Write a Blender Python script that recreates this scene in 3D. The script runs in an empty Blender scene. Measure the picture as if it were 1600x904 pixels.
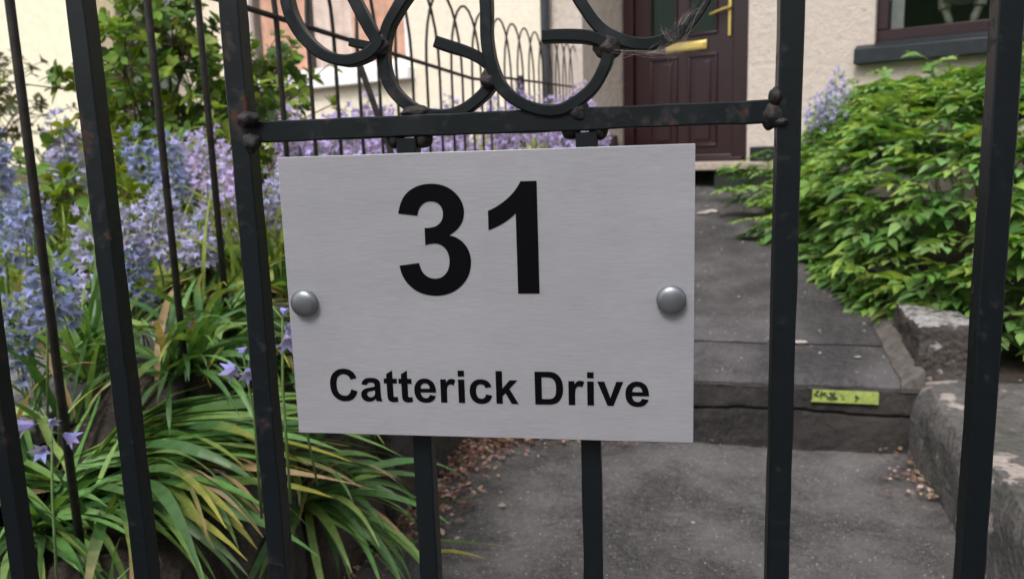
import bpy, math, random
from mathutils import Vector, Matrix, noise
rnd = random.Random(7)
S = bpy.context.scene
R_ = math.radians

# ------------------------------------------------------------------ camera
FPX = 1244.0; PITCH = R_(9.54); ROLL = R_(1.84)
CAM = Vector((0, 0, .9))
FW = Vector((0, math.cos(PITCH), -math.sin(PITCH)))
_r0 = Vector((1, 0, 0)); _u0 = Vector((0, math.sin(PITCH), math.cos(PITCH)))
RT = _r0*math.cos(ROLL) - _u0*math.sin(ROLL)
UP = _u0*math.cos(ROLL) + _r0*math.sin(ROLL)
cd = bpy.data.cameras.new('camera'); cam = bpy.data.objects.new('camera', cd)
S.collection.objects.link(cam); S.camera = cam
m = Matrix((RT, UP, -FW)).transposed().to_4x4(); m.translation = CAM
cam.matrix_world = m
cd.sensor_width = 36; cd.lens = FPX/1600*36; cd.clip_start = .02; cd.clip_end = 500
cd.dof.use_dof = True; cd.dof.focus_distance = .60; cd.dof.aperture_fstop = 11.5

# ------------------------------------------------------------------ light
W = bpy.data.worlds.new('World'); S.world = W; W.use_nodes = True
nt = W.node_tree; nt.nodes.clear()
SUN_EL, SUN_ROT = R_(52), R_(205)
sky = nt.nodes.new('ShaderNodeTexSky'); sky.sky_type = 'NISHITA'; sky.sun_disc = False
sky.sun_elevation = SUN_EL; sky.sun_rotation = SUN_ROT; sky.dust_density = 4.0; sky.air_density = 1.2
hs = nt.nodes.new('ShaderNodeHueSaturation'); hs.inputs['Saturation'].default_value = .38
bg = nt.nodes.new('ShaderNodeBackground'); bg.inputs['Strength'].default_value = .15
wo = nt.nodes.new('ShaderNodeOutputWorld')
nt.links.new(sky.outputs[0], hs.inputs['Color']); nt.links.new(hs.outputs[0], bg.inputs['Color'])
nt.links.new(bg.outputs[0], wo.inputs['Surface'])
sd = bpy.data.lights.new('sun', 'SUN'); sd.energy = 1.25; sd.angle = R_(14); sd.color = (1, .965, .94)
sun = bpy.data.objects.new('sun', sd); S.collection.objects.link(sun)
sv = Vector((math.sin(SUN_ROT)*math.cos(SUN_EL), math.cos(SUN_ROT)*math.cos(SUN_EL), math.sin(SUN_EL)))
sun.rotation_euler = sv.to_track_quat('Z', 'Y').to_euler()
S.view_settings.view_transform = 'Standard'; S.view_settings.look = 'None'
S.view_settings.gamma = 1; S.view_settings.exposure = .58
S.view_settings.use_curve_mapping = False
S.render.engine = 'CYCLES'; S.cycles.max_bounces = 6; S.cycles.transparent_max_bounces = 6

# ------------------------------------------------------------------ coordinates
def ray(x, y): return FW + RT*((x-800)/FPX) + UP*((452-y)/FPX)
def onpl(x, y, P, n):
    d = ray(x, y); return CAM + d*((P-CAM).dot(n)/d.dot(n))
def onz(x, y, z): return onpl(x, y, Vector((0, 0, z)), Vector((0, 0, 1)))
def atY(x, y, Y): return onpl(x, y, Vector((0, Y, 0)), Vector((0, 1, 0)))

class Frame:                                  # a vertical plane turned by phi about z
    def __init__(s, P, phi):
        s.a = R_(phi); s.d = Vector((math.cos(s.a), -math.sin(s.a), 0)); s.n = Vector((math.sin(s.a), math.cos(s.a), 0))
        s.o = Vector(P)
    def loc(s, x, y, off=0):                  # pixel -> local x, z on the plane at depth offset
        q = onpl(x, y, s.o + s.n*off, s.n); return (q-s.o).dot(s.d), q.z - s.o.z
    def w(s, x, y, z): return s.o + s.d*x + s.n*y + Vector((0, 0, z))
    def uv(s, q): q = q - s.o; return q.dot(s.d), q.dot(s.n)
GF = Frame((0, .56, 0), 9.5)                  # gate
PF = Frame((.553, 2.37, 0), 15)               # path: u across, v along
_hp = Vector((0, 6.982, 0)); _a35 = R_(35); _n = Vector((math.sin(_a35), math.cos(_a35), 0)); REC = .62
HF = Frame(_n*(_hp.dot(_n)-REC), 35)          # house front

def bed_z(v): return .555 + .1*(v+1.25) if v > -1.25 else max(.30, .555 + .85*(v+1.25))
def path_z(v): return 0 if v < 0 else .208 + .145*v
def ground_z(u, v):
    if u < -1.02: return bed_z(max(v, -1.3))-.04
    if u < -.82: return bed_z(v)
    if u < -.70: return .30+(bed_z(v)-.30)*min(1, max(0, (-.70-u)/.12)) if v < .2 else bed_z(v)
    if u < -.66 and v < 0: return .3*(-.66-u)/.04
    if u > .64: return (.22 if v < .2 else .26+.15*(v-.2))
    return path_z(v)

# ------------------------------------------------------------------ materials
def newmat(name):
    m = bpy.data.materials.new(name); m.use_nodes = True
    t = m.node_tree; b = t.nodes['Principled BSDF']; return m, t, b
def N(t, ty, **k):
    n = t.nodes.new(ty)
    for a, v in k.items():
        if a in n.inputs: n.inputs[a].default_value = v
        else: setattr(n, a, v)
    return n
def ramp(t, src, stops):
    r = t.nodes.new('ShaderNodeValToRGB'); e = r.color_ramp.elements
    while len(e) > 1: e.remove(e[-1])
    e[0].position = stops[0][0]; e[0].color = (*stops[0][1], 1)
    for p, c in stops[1:]:
        k = e.new(p); k.color = (*c, 1)
    t.links.new(src, r.inputs[0]); return r.outputs[0]
def coords(t, scale=(1, 1, 1), kind='Object'):
    c = t.nodes.new('ShaderNodeTexCoord'); mp = t.nodes.new('ShaderNodeMapping')
    mp.inputs['Scale'].default_value = scale; t.links.new(c.outputs[kind], mp.inputs[0]); return mp.outputs[0]
def ntex(t, vec, scale, detail=4, rough=.55):
    n = N(t, 'ShaderNodeTexNoise', Scale=scale, Detail=detail, Roughness=rough); t.links.new(vec, n.inputs['Vector']); return n.outputs['Fac']
def vtex(t, vec, scale, feature='F1'):
    n = N(t, 'ShaderNodeTexVoronoi', Scale=scale); n.feature = feature; t.links.new(vec, n.inputs['Vector']); return n
def mix(t, fac, a, b, ty='MIX'):
    x = t.nodes.new('ShaderNodeMix'); x.data_type = 'RGBA'; x.blend_type = ty
    for s, v in ((0, fac), (6, a), (7, b)):
        if isinstance(v, (int, float)): x.inputs[s].default_value = v
        elif isinstance(v, tuple): x.inputs[s].default_value = (*v, 1)
        else: t.links.new(v, x.inputs[s])
    return x.outputs[2]
def math_(t, op, a, b=0.):
    x = t.nodes.new('ShaderNodeMath'); x.operation = op
    for i, v in enumerate((a, b)):
        if isinstance(v, (int, float)): x.inputs[i].default_value = v
        else: t.links.new(v, x.inputs[i])
    return x.outputs[0]
def bump(t, b, h, strength=.5, dist=.01, prev=None):
    x = N(t, 'ShaderNodeBump', Strength=strength, Distance=dist); t.links.new(h, x.inputs['Height'])
    if prev: t.links.new(prev, x.inputs['Normal'])
    t.links.new(x.outputs[0], b.inputs['Normal']); return x.outputs[0]
def setc(t, b, col):
    if isinstance(col, tuple): b.inputs['Base Color'].default_value = (*col, 1)
    else: t.links.new(col, b.inputs['Base Color'])

def mat_iron():
    m, t, b = newmat('painted_iron'); v = coords(t)
    n1 = ntex(t, v, 28, 6, .7); n2 = ntex(t, v, 140, 4, .6)
    f = math_(t, 'ADD', math_(t, 'MULTIPLY', n1, .75), math_(t, 'MULTIPLY', n2, .3))
    paint = ramp(t, n2, [(.3, (.0013, .0038, .0054)), (.7, (.0021, .0056, .0078))])
    rust = ramp(t, n2, [(.35, (.012, .007, .006)), (.65, (.06, .017, .008))])
    fac = ramp(t, f, [(.63, (0, 0, 0)), (.70, (1, 1, 1))])
    setc(t, b, mix(t, fac, paint, rust))
    t.links.new(ramp(t, f, [(.58, (.40,)*3), (.70, (.85,)*3)]), b.inputs['Roughness'])
    b.inputs['Specular IOR Level'].default_value = .42
    p = bump(t, b, n2, .2, .0005); bump(t, b, n1, .15, .0015, p); return m
def mat_rail():
    m, t, b = newmat('weathered_railing'); n = ntex(t, coords(t), 60, 5, .6)
    setc(t, b, ramp(t, n, [(.35, (.006, .006, .006)), (.65, (.028, .021, .016))])); b.inputs['Roughness'].default_value = .65; return m
def mat_rusty():
    m, t, b = newmat('rusty_weld'); v = coords(t)
    n2 = ntex(t, v, 90, 6, .7)
    setc(t, b, ramp(t, n2, [(.35, (.005, .006, .007)), (.55, (.014, .01, .009)), (.75, (.05, .022, .015))]))
    b.inputs['Roughness'].default_value = .6; bump(t, b, n2, .9, .003); return m
def mat_plain(name, col, rough=.5, metal=0, var=.15, sc=30, bmp=.2, bd=.002):
    m, t, b = newmat(name); v = coords(t); n = ntex(t, v, sc, 5, .6)
    lo = tuple(c*(1-var) for c in col); hi = tuple(min(1, c*(1+var)) for c in col)
    setc(t, b, ramp(t, n, [(.3, lo), (.7, hi)])); b.inputs['Roughness'].default_value = rough
    b.inputs['Metallic'].default_value = metal
    if bmp: bump(t, b, n, bmp, bd)
    return m
def mat_brushed():
    m, t, b = newmat('brushed_aluminium')
    v = coords(t, (38, 38, 1100)); v2 = coords(t, (110, 110, 2400)); v3 = coords(t, (9, 9, 40))
    n = ntex(t, v, 1, 3, .6); n2 = ntex(t, v2, 1, 2, .6); n3 = ntex(t, v3, 1, 3)
    f = math_(t, 'ADD', math_(t, 'MULTIPLY', n, .4), math_(t, 'ADD', math_(t, 'MULTIPLY', n2, .4), math_(t, 'MULTIPLY', n3, .2)))
    setc(t, b, ramp(t, f, [(.3, (.31, .313, .345)), (.5, (.385, .387, .42)), (.7, (.47, .47, .51))]))
    b.inputs['Metallic'].default_value = .4
    sm = ntex(t, coords(t, (7, 7, 5)), 1, 6, .6)
    t.links.new(math_(t, 'ADD', math_(t, 'MULTIPLY', f, .25), ramp(t, sm, [(.35, (.26,)*3), (.65, (.46,)*3)])), b.inputs['Roughness'])
    b.inputs['Anisotropic'].default_value = .5
    bump(t, b, f, .12, .0004); return m
def mat_render(name, base, sc=1.0, stain=(.7, .66, .6), bs=.9):
    m, t, b = newmat(name); v = coords(t); n = ntex(t, v, 26*sc, 6, .65); big = ntex(t, v, 1.6, 5, .6); vo = vtex(t, v, 95*sc)
    st = ntex(t, coords(t, (5, 5, .5)), 1, 4, .6)
    c = mix(t, ramp(t, big, [(.35, (0,)*3), (.75, (.5,)*3)]), base, tuple(a*s for a, s in zip(base, stain)))
    c = mix(t, ramp(t, st, [(.55, (0,)*3), (.8, (.35,)*3)]), c, tuple(a*s*.8 for a, s in zip(base, stain)))
    c = mix(t, .35, c, ramp(t, n, [(.3, tuple(a*.75 for a in base)), (.6, tuple(min(1, a*1.08) for a in base))]))
    setc(t, b, c); b.inputs['Roughness'].default_value = .9
    p = bump(t, b, vo.outputs['Distance'], .35*bs, .004); bump(t, b, n, bs, .018, p); return m
def mat_asphalt(name, lo, hi, speck=.5, sc=1., scale_bump=1., vein=True):
    m, t, b = newmat(name); v = coords(t)
    fine = ntex(t, v, 230*sc, 5, .75); mid = ntex(t, v, 55*sc, 6, .7); big = ntex(t, v, 3.2, 6, .62)
    f = math_(t, 'ADD', math_(t, 'MULTIPLY', fine, .6), math_(t, 'ADD', math_(t, 'MULTIPLY', mid, .25), math_(t, 'MULTIPLY', big, .15)))
    c = ramp(t, f, [(.41, tuple(x*.6 for x in lo)), (.5, tuple((a+b)*.46 for a, b in zip(lo, hi))), (.60, tuple(x*1.35 for x in hi))])
    c = mix(t, ramp(t, big, [(.42, (0,)*3), (.7, (.75,)*3)]), c, tuple(x*1.35+.006 for x in hi))
    vo = vtex(t, v, 150*sc)
    rn = N(t, 'ShaderNodeSeparateColor'); t.links.new(vo.outputs['Color'], rn.inputs[0])
    on = math_(t, 'MULTIPLY', math_(t, 'GREATER_THAN', math_(t, 'ADD', rn.outputs[0], math_(t, 'MULTIPLY', math_(t, 'SUBTRACT', big, .5), .25)), 1-.05*speck if speck > .2 else 9), math_(t, 'LESS_THAN', vo.outputs['Distance'], .33))
    c = mix(t, on, c, mix(t, rn.outputs[1], (.28, .2, .15), (.5, .47, .43)))
    vo2 = vtex(t, v, 34*sc); r2 = N(t, 'ShaderNodeSeparateColor'); t.links.new(vo2.outputs['Color'], r2.inputs[0])
    on2 = math_(t, 'MULTIPLY', math_(t, 'GREATER_THAN', r2.outputs[0], .93), math_(t, 'LESS_THAN', math_(t, 'ADD', vo2.outputs['Distance'], math_(t, 'MULTIPLY', mid, .35)), .34))
    c = mix(t, math_(t, 'MULTIPLY', on2, .75 if speck > .3 else 0), c, (.2, .18, .17))
    setc(t, b, c); b.inputs['Roughness'].default_value = .82
    p = bump(t, b, fine, .45*scale_bump, .004); bump(t, b, mid, .6*scale_bump, .006, p); return m
def mat_lichen(name, lo, hi, lich=(.42, .36, .32), th=.58, moss=True, top=False):
    m, t, b = newmat(name); v = coords(t); n = ntex(t, v, 30, 7, .7); n2 = ntex(t, v, 7, 7, .65); n3 = ntex(t, v, 170, 4, .6)
    c = ramp(t, math_(t, 'ADD', math_(t, 'MULTIPLY', n, .6), math_(t, 'MULTIPLY', n3, .4)), [(.33, lo), (.65, hi)])
    if moss: c = mix(t, ramp(t, ntex(t, v, 4, 5, .6), [(.52, (0,)*3), (.66, (.6,)*3)]), c, (.03, .036, .018))
    c = mix(t, ramp(t, n2, [(th, (0,)*3), (th+.03, (.85,)*3)]), c, mix(t, n3, tuple(x*.55 for x in lich), lich))
    setc(t, b, c); b.inputs['Roughness'].default_value = .9
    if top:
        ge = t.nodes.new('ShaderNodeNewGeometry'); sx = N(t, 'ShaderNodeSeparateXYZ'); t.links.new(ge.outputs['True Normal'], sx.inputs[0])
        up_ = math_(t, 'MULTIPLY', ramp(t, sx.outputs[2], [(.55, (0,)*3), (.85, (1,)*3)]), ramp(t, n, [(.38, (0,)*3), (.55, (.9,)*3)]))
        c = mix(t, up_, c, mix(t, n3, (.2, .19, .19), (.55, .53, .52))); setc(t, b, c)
    vo = vtex(t, v, 60, 'F1'); h = math_(t, 'ADD', n, math_(t, 'MULTIPLY', vo.outputs['Distance'], .8))
    p = bump(t, b, n3, .8, .004); bump(t, b, h, .9, .007, p); return m
def mat_leaf(name, transl=.35, rough=.45, spec=.4):
    m, t, b = newmat(name)
    at = t.nodes.new('ShaderNodeAttribute'); at.attribute_name = 'Col'
    n = ntex(t, coords(t), 60, 3); c = mix(t, .5, at.outputs['Color'], ramp(t, n, [(.3, (.6,)*3), (.7, (1.25,)*3)]), 'MULTIPLY')
    t.links.new(c, b.inputs['Base Color']); b.inputs['Roughness'].default_value = rough; b.inputs['Specular IOR Level'].default_value = spec
    tr = t.nodes.new('ShaderNodeBsdfTranslucent'); t.links.new(mix(t, 1., c, (1.3, 1.25, .5), 'MULTIPLY'), tr.inputs[0])
    mx = t.nodes.new('ShaderNodeMixShader'); mx.inputs[0].default_value = transl
    t.links.new(b.outputs[0], mx.inputs[1]); t.links.new(tr.outputs[0], mx.inputs[2])
    t.links.new(mx.outputs[0], t.nodes['Material Output'].inputs['Surface']); return m
def mat_glass(name, tint=(.02, .025, .022), alpha=.5):
    m, t, b = newmat(name); b.inputs['Base Color'].default_value = (*tint, 1); b.inputs['Roughness'].default_value = .03
    b.inputs['Specular IOR Level'].default_value = .45
    tr = t.nodes.new('ShaderNodeBsdfTransparent'); mx = t.nodes.new('ShaderNodeMixShader'); mx.inputs[0].default_value = alpha
    t.links.new(tr.outputs[0], mx.inputs[1]); t.links.new(b.outputs[0], mx.inputs[2])
    t.links.new(mx.outputs[0], t.nodes['Material Output'].inputs['Surface']); return m

IRON = mat_iron(); RAILM = mat_rail(); WELD = mat_rusty(); ALU = mat_brushed()
INK = mat_plain('black_vinyl', (.002, .002, .003), .6, var=.05, bmp=0)
INK.node_tree.nodes['Principled BSDF'].inputs['Specular IOR Level'].default_value = .06
KNOB = mat_plain('satin_cap', (.2, .215, .23), .38, .75, .06, 80, .05, .0003)
WALL_B = mat_render('beige_roughcast', (.555, .485, .43), .8, bs=.7)
WALL_C = mat_render('cream_roughcast', (.78, .71, .585), .7, (.88, .84, .78), .45)
WALL_Y = mat_render('pale_yellow_render', (.86, .81, .62), .7, (.93, .91, .85), .4)
PLUM = mat_plain('plum_upvc', (.017, .0032, .005), .38, 0, .35, 60, .15, .002)
WHITE = mat_plain('white_upvc', (.8, .8, .82), .35, 0, .04, 20, 0)
BRASS = mat_plain('brass', (.62, .48, .15), .3, .85, .12, 90, .1, .0005)
SILLP = mat_plain('black_sill_paint', (.007, .012, .016), .42, 0, .4, 25, .3, .004)
PIPE = mat_plain('black_pipe', (.03, .033, .038), .35, 0, .3, 30, .1, .001)
GLASS = mat_glass('window_glass'); GLASSD = mat_glass('door_glass', (.004, .014, .007), .9)
GLASSD.node_tree.nodes['Principled BSDF'].inputs['Specular IOR Level'].default_value = .25
CURT = mat_plain('curtain_fabric', (.85, .50, .36), .9, 0, .25, 8, .2, .01)
CURTP = mat_plain('pale_curtain', (.9, .72, .64), .9, 0, .2, 9, .2, .01)
BLIND = mat_plain('pale_blind', (.75, .82, .78), .8, 0, .1, 20, 0)
ROOM_GAP = mat_plain('dark_room_and_gap', (.014, .02, .013), .9, 0, .5, 3, 0)  # window interiors; also painted into the shaded gap under the doorstep
CERAM = mat_plain('pale_ceramic', (.55, .6, .46), .3, 0, .3, 14, .1, .004)
ASPH = mat_asphalt('path_asphalt', (.023, .0215, .0215), (.145, .135, .132), 1.1, 1., 2.2)
ASPH2 = mat_asphalt('upper_asphalt', (.02, .0185, .02), (.088, .081, .084), .35, .8, 1.8)
CONC = mat_asphalt('step_face', (.007, .0062, .006), (.036, .032, .03), .15, .6, 2.2)
SLAB = mat_asphalt('grey_slab', (.075, .073, .075), (.2, .19, .185), .2, .6, .6)
LICH = mat_lichen('lichened_concrete', (.035, .033, .032), (.17, .157, .15), (.5, .43, .38), .56)
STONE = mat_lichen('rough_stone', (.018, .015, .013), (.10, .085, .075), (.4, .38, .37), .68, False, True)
ROCK = mat_lichen('dark_rock', (.014, .011, .010), (.075, .058, .05), (.3, .29, .28), .66)
SOIL = mat_asphalt('dark_soil', (.008, .006, .005), (.05, .034, .026), .3, .5, 2)
THRESH = mat_plain('threshold_stone', (.36, .3, .25), .85, 0, .25, 30, .4, .004)
MORT = mat_plain('pale_mortar', (.10, .088, .08), .9, 0, .45, 40, .6, .006)
def mat_sticker():
    m, t, b = newmat('reflective_sticker'); v = coords(t)
    n = ntex(t, v, 60, 5, .7)
    g = N(t, 'ShaderNodeTexCoord'); sp = N(t, 'ShaderNodeSeparateXYZ'); t.links.new(g.outputs['Object'], sp.inputs[0])
    f = math_(t, 'SUBTRACT', n, math_(t, 'MULTIPLY', sp.outputs[0], 3.2))
    c = ramp(t, f, [(.5, (.42, .5, .07)), (.6, (.30, .38, .06)), (.72, (.03, .035, .02))])
    c = mix(t, ramp(t, ntex(t, v, 18), [(.45, (0,)*3), (.7, (.4,)*3)]), c, (.5, .55, .25))
    setc(t, b, c); b.inputs['Roughness'].default_value = .5; return m
SMUD = mat_plain('grimy_print', (.035, .045, .02), .8, 0, .4, 60, 0)
STICK = mat_plain('yellow_green_sticker', (.30, .37, .09), .6, 0, .35, 50, 0)
LEAF = mat_leaf('shrub_leaf', .35, .5, .35); STRAP = mat_leaf('strap_leaf', .3, .4, .4); PETAL = mat_leaf('petal', .35, .7, .2)
BARK = mat_plain('bark', (.09, .065, .05), .9, 0, .4, 40, .8, .004)
STEM = mat_plain('green_stem', (.12, .2, .06), .6, 0, .3, 40, 0)
WEB = mat_plain('cobweb', (.3, .27, .24), .9, 0, .2, 20, 0)
PEB = mat_plain('pale_pebble', (.45, .41, .36), .8, 0, .3, 30, .2, .002)

# ------------------------------------------------------------------ mesh helpers
class MB:
    def __init__(s): s.v = []; s.f = []; s.m = []; s.c = []
    def add(s, vs, fs, mi=0, col=(.5, .5, .5)):
        o = len(s.v); s.v += [tuple(v) for v in vs]
        for f in fs: s.f.append([i+o for i in f]); s.m.append(mi); s.c.append(col)
    def box(s, x0, x1, y0, y1, z0, z1, mi=0, col=(.5,)*3):
        s.add([(x, y, z) for z in (z0, z1) for y in (y0, y1) for x in (x0, x1)],
              [(0, 2, 3, 1), (4, 5, 7, 6), (0, 1, 5, 4), (1, 3, 7, 5), (3, 2, 6, 7), (2, 0, 4, 6)], mi, col)
    def tube(s, pts, r, n=8, mi=0, sec=None, side=None, cap=True, jit=0., col=(.5,)*3):
        pts = [Vector(p) for p in pts]; k = len(pts); rings = []
        prevx = None
        for i, p in enumerate(pts):
            t = (pts[min(i+1, k-1)] - pts[max(i-1, 0)]).normalized()
            if side is not None: y = side - t*side.dot(t); y.normalize(); x = t.cross(y)
            else:
                ref = prevx if prevx is not None else (Vector((0, 0, 1)) if abs(t.z) < .9 else Vector((1, 0, 0)))
                x = ref - t*ref.dot(t); x.normalize(); y = t.cross(x); prevx = x
            rr = r[i] if isinstance(r, (list, tuple)) else r
            ring = []
            S_ = sec if sec else [(math.cos(a*2*math.pi/n), math.sin(a*2*math.pi/n)) for a in range(n)]
            for a, b in S_:
                q = p + (x*a + y*b)*rr
                if jit: q = q + noise.noise_vector(q*45)*jit
                ring.append(q)
            rings.append(ring)
        n = len(rings[0]); vs = [q for g in rings for q in g]; fs = []
        for i in range(k-1):
            for j in range(n): fs.append((i*n+j, i*n+(j+1) % n, (i+1)*n+(j+1) % n, (i+1)*n+j))
        if cap: fs += [tuple(reversed(range(n))), tuple(range((k-1)*n, k*n))]
        s.add(vs, fs, mi, col)
    def build(s, name, mats, parent=None, smooth=True, bevel=0, auto=35, loc=None):
        me = bpy.data.meshes.new(name); me.from_pydata(s.v, [], s.f)
        if not isinstance(mats, (list, tuple)): mats = [mats]
        for q in mats: me.materials.append(q)
        me.polygons.foreach_set('material_index', s.m)
        ca = me.color_attributes.new('Col', 'FLOAT_COLOR', 'CORNER'); arr = []
        for f, c in zip(s.f, s.c): arr += [*c, 1.]*len(f)
        ca.data.foreach_set('color', arr)
        me.polygons.foreach_set('use_smooth', [smooth]*len(s.f)); me.update()
        if smooth and auto: me.set_sharp_from_angle(angle=R_(auto))
        o = bpy.data.objects.new(name, me); S.collection.objects.link(o)
        if parent: o.parent = parent
        if loc is not None: o.location = loc
        if bevel:
            b = o.modifiers.new('bevel', 'BEVEL'); b.width = bevel; b.segments = 2; b.limit_method = 'ANGLE'
        return o
def tag(o, label=None, cat=None, group=None, kind=None):
    if label: o['label'] = label
    if cat: o['category'] = cat
    if group: o['group'] = group
    if kind: o['kind'] = kind
    return o
def empty(name, loc=(0, 0, 0), rz=0, label=None, cat=None, group=None):
    o = bpy.data.objects.new(name, None); S.collection.objects.link(o); o.location = loc; o.rotation_euler = (0, 0, rz)
    o.empty_display_size = .1; return tag(o, label, cat, group)
def fempty(name, F, label, cat, x=0, y=0, z=0, group=None): return empty(name, F.w(x, y, z), -F.a, label, cat, group)
def sq(h, d, c=.2):
    c *= .55                            # chamfered rectangle section
    a, b = h, d; k = c*min(a, b)
    return [(a, -b+k), (a, b-k), (a-k, b), (-a+k, b), (-a, b-k), (-a, -b+k), (-a+k, -b), (a-k, -b)]
def smooth_pts(P, n=6):                        # catmull-rom through 2D/3D points
    P = [Vector(p) for p in P]; out = []
    for i in range(len(P)-1):
        a = P[max(i-1, 0)]; b = P[i]; c = P[i+1]; d = P[min(i+2, len(P)-1)]
        for j in range(n):
            t = j/n; out.append(.5*((2*b)+(c-a)*t+(2*a-5*b+4*c-d)*t*t+(3*b-a-3*c+d)*t**3))
    out.append(P[-1]); return out
def blob(mb, c, r, seed=0, sc=(1, 1, 1), amp=.25, freq=3, n=10, mi=0, col=(.5,)*3):
    vs = [];
    for i in range(n+1):
        th = math.pi*i/n
        for j in range(2*n):
            ph = math.pi*j/n; d = Vector((math.sin(th)*math.cos(ph), math.sin(th)*math.sin(ph), math.cos(th)))
            k = 1+amp*noise.noise(d*freq+Vector((seed*7.1, seed*3.3, 0)))
            vs.append((c[0]+d.x*r*k*sc[0], c[1]+d.y*r*k*sc[1], c[2]+d.z*r*k*sc[2]))
    fs = [(i*2*n+j, (i+1)*2*n+j, (i+1)*2*n+(j+1) % (2*n), i*2*n+(j+1) % (2*n)) for i in range(n) for j in range(2*n)]
    mb.add(vs, fs, mi, col)
def rough_box(mb, x0, x1, y0, y1, z0, z1, step=.03, amp=.008, freq=9, seed=0, skew=None, rnd_e=.012, mi=0, fine=.0):
    """subdivided box with rounded, noisy faces"""
    nx, ny, nz = [max(2, int(abs(b-a)/step)) for a, b in ((x0, x1), (y0, y1), (z0, z1))]
    def pt(i, j, k):
        p = Vector((x0+(x1-x0)*i/nx, y0+(y1-y0)*j/ny, z0+(z1-z0)*k/nz)); q = p.copy()
        ins = [min(max(p[a], lo+rnd_e), hi-rnd_e) for a, (lo, hi) in enumerate(((x0, x1), (y0, y1), (z0, z1)))]
        c = Vector(ins); dd = p-c
        if dd.length > 1e-6: q = c+dd.normalized()*rnd_e
        q += noise.noise_vector(q*freq+Vector((seed, seed*2, 0)))*amp
        q += noise.noise_vector(q*freq*4+Vector((seed, 0, 5)))*amp*.35
        if fine: q += noise.noise_vector(q*90)*fine
        if skew: q = skew(q)
        return q
    def face(fn, a, b):
        vs = [fn(i, j) for j in range(b+1) for i in range(a+1)]
        fs = [(j*(a+1)+i, j*(a+1)+i+1, (j+1)*(a+1)+i+1, (j+1)*(a+1)+i) for j in range(b) for i in range(a)]
        mb.add(vs, fs, mi)
    face(lambda i, j: pt(i, j, nz), nx, ny); face(lambda i, j: pt(i, ny-j, 0), nx, ny)
    face(lambda i, j: pt(i, 0, j), nx, nz); face(lambda i, j: pt(nx-i, ny, j), nx, nz)
    face(lambda i, j: pt(0, ny-i, j), ny, nz); face(lambda i, j: pt(nx, i, j), ny, nz)
def grid(mb, x0, x1, y0, y1, nx, ny, zf, mi=0):
    vs = [(x0+(x1-x0)*i/nx, y0+(y1-y0)*j/ny, zf(x0+(x1-x0)*i/nx, y0+(y1-y0)*j/ny)) for j in range(ny+1) for i in range(nx+1)]
    mb.add(vs, [(j*(nx+1)+i, j*(nx+1)+i+1, (j+1)*(nx+1)+i+1, (j+1)*(nx+1)+i) for j in range(ny) for i in range(nx)], mi)
def nz(x, y, s, a): return noise.noise(Vector((x*s, y*s, 3.3)))*a

# ================================================================== SETTING
mb = MB(); grid(mb, -150, 150, -150, 150, 2, 2, lambda x, y: -.06)
tag(mb.build('ground', SOIL), kind='structure')
P0 = (PF.o.x, PF.o.y, 0); RZ = -PF.a
def pobj(mb, name, mat, label=None, cat=None, kind=None, **k):
    o = mb.build(name, mat, **k); o.location = P0; o.rotation_euler = (0, 0, RZ); return tag(o, label, cat, None, kind)
mb = MB(); grid(mb, -.93, .70, -2.5, .04, 160, 250, lambda x, y: nz(x, y, 3, .008)+nz(x, y, 14, .004)+nz(x, y, 40, .0015)+max(0, x-.5)*.05)
grid(mb, -.93, .70, -6, -2.5, 4, 8, lambda x, y: -.005)
pobj(mb, 'lower_path', ASPH, kind='structure')
mb = MB(); zf = lambda x, y: .208+.145*y+nz(x, y, 5, .006)+nz(x, y, 16, .0025)
def zedge(x, y): return zf(x, y) - (.012 if y < .02 else 0)
def wavy(x): return nz(x, .7, 5, .022)+nz(x, .2, 19, .010)+nz(x, .4, 60, .004)
k0 = len(mb.v); grid(mb, -.95, .64, -.012, .322, 240, 24, zedge)
mb.v[k0:] = [(x, y+wavy(x)*max(0, (y-.1)/.222), z-.006*max(0, (y-.30)/.022)**2) for x, y, z in mb.v[k0:]]
k0 = len(mb.v); grid(mb, -.95, .64, .329, 1.0, 240, 40, zf)
mb.v[k0:] = [(x, y+(wavy(x)+abs(nz(x, 2, 9, .006)))*max(0, (1.0-y)/.671), z-.005*max(0, (.35-y)/.021)**2) for x, y, z in mb.v[k0:]]
grid(mb, -.95, .64, 1.0, 4.3, 60, 100, zf)
mb.box(-.95, .64, .27, .39, .1, .225)
pobj(mb, 'upper_path', ASPH2, kind='structure')
# step riser: cracked nosing course over a lower course
mb = MB()
def joint(x): return .118 + nz(x, .3, 4, .026) + nz(x, .1, 17, .005)
def yf(x, z):
    j = joint(x); d = z-j
    base = -.010 if d > 0 else -.003
    g = .016*math.exp(-(d/.004)**2)
    q = nz(x*1., z*1., 16, .006)+nz(x, z, 45, .003)
    top = .014*max(0, (z-.19)/.018)**2
    return base + g + q + top
nx_, nz_ = 220, 44; vs = []; fs = []
for j in range(nz_+1):
    for i in range(nx_+1):
        x = -.95+1.62*i/nx_; z = -.03+(.232)*j/nz_; vs.append((x, yf(x, z), z))
for j in range(nz_):
    for i in range(nx_): fs.append((j*(nx_+1)+i, j*(nx_+1)+i+1, (j+1)*(nx_+1)+i+1, (j+1)*(nx_+1)+i))
mb.add(vs, fs); o = pobj(mb, 'path_step', CONC, kind='structure')
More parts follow.
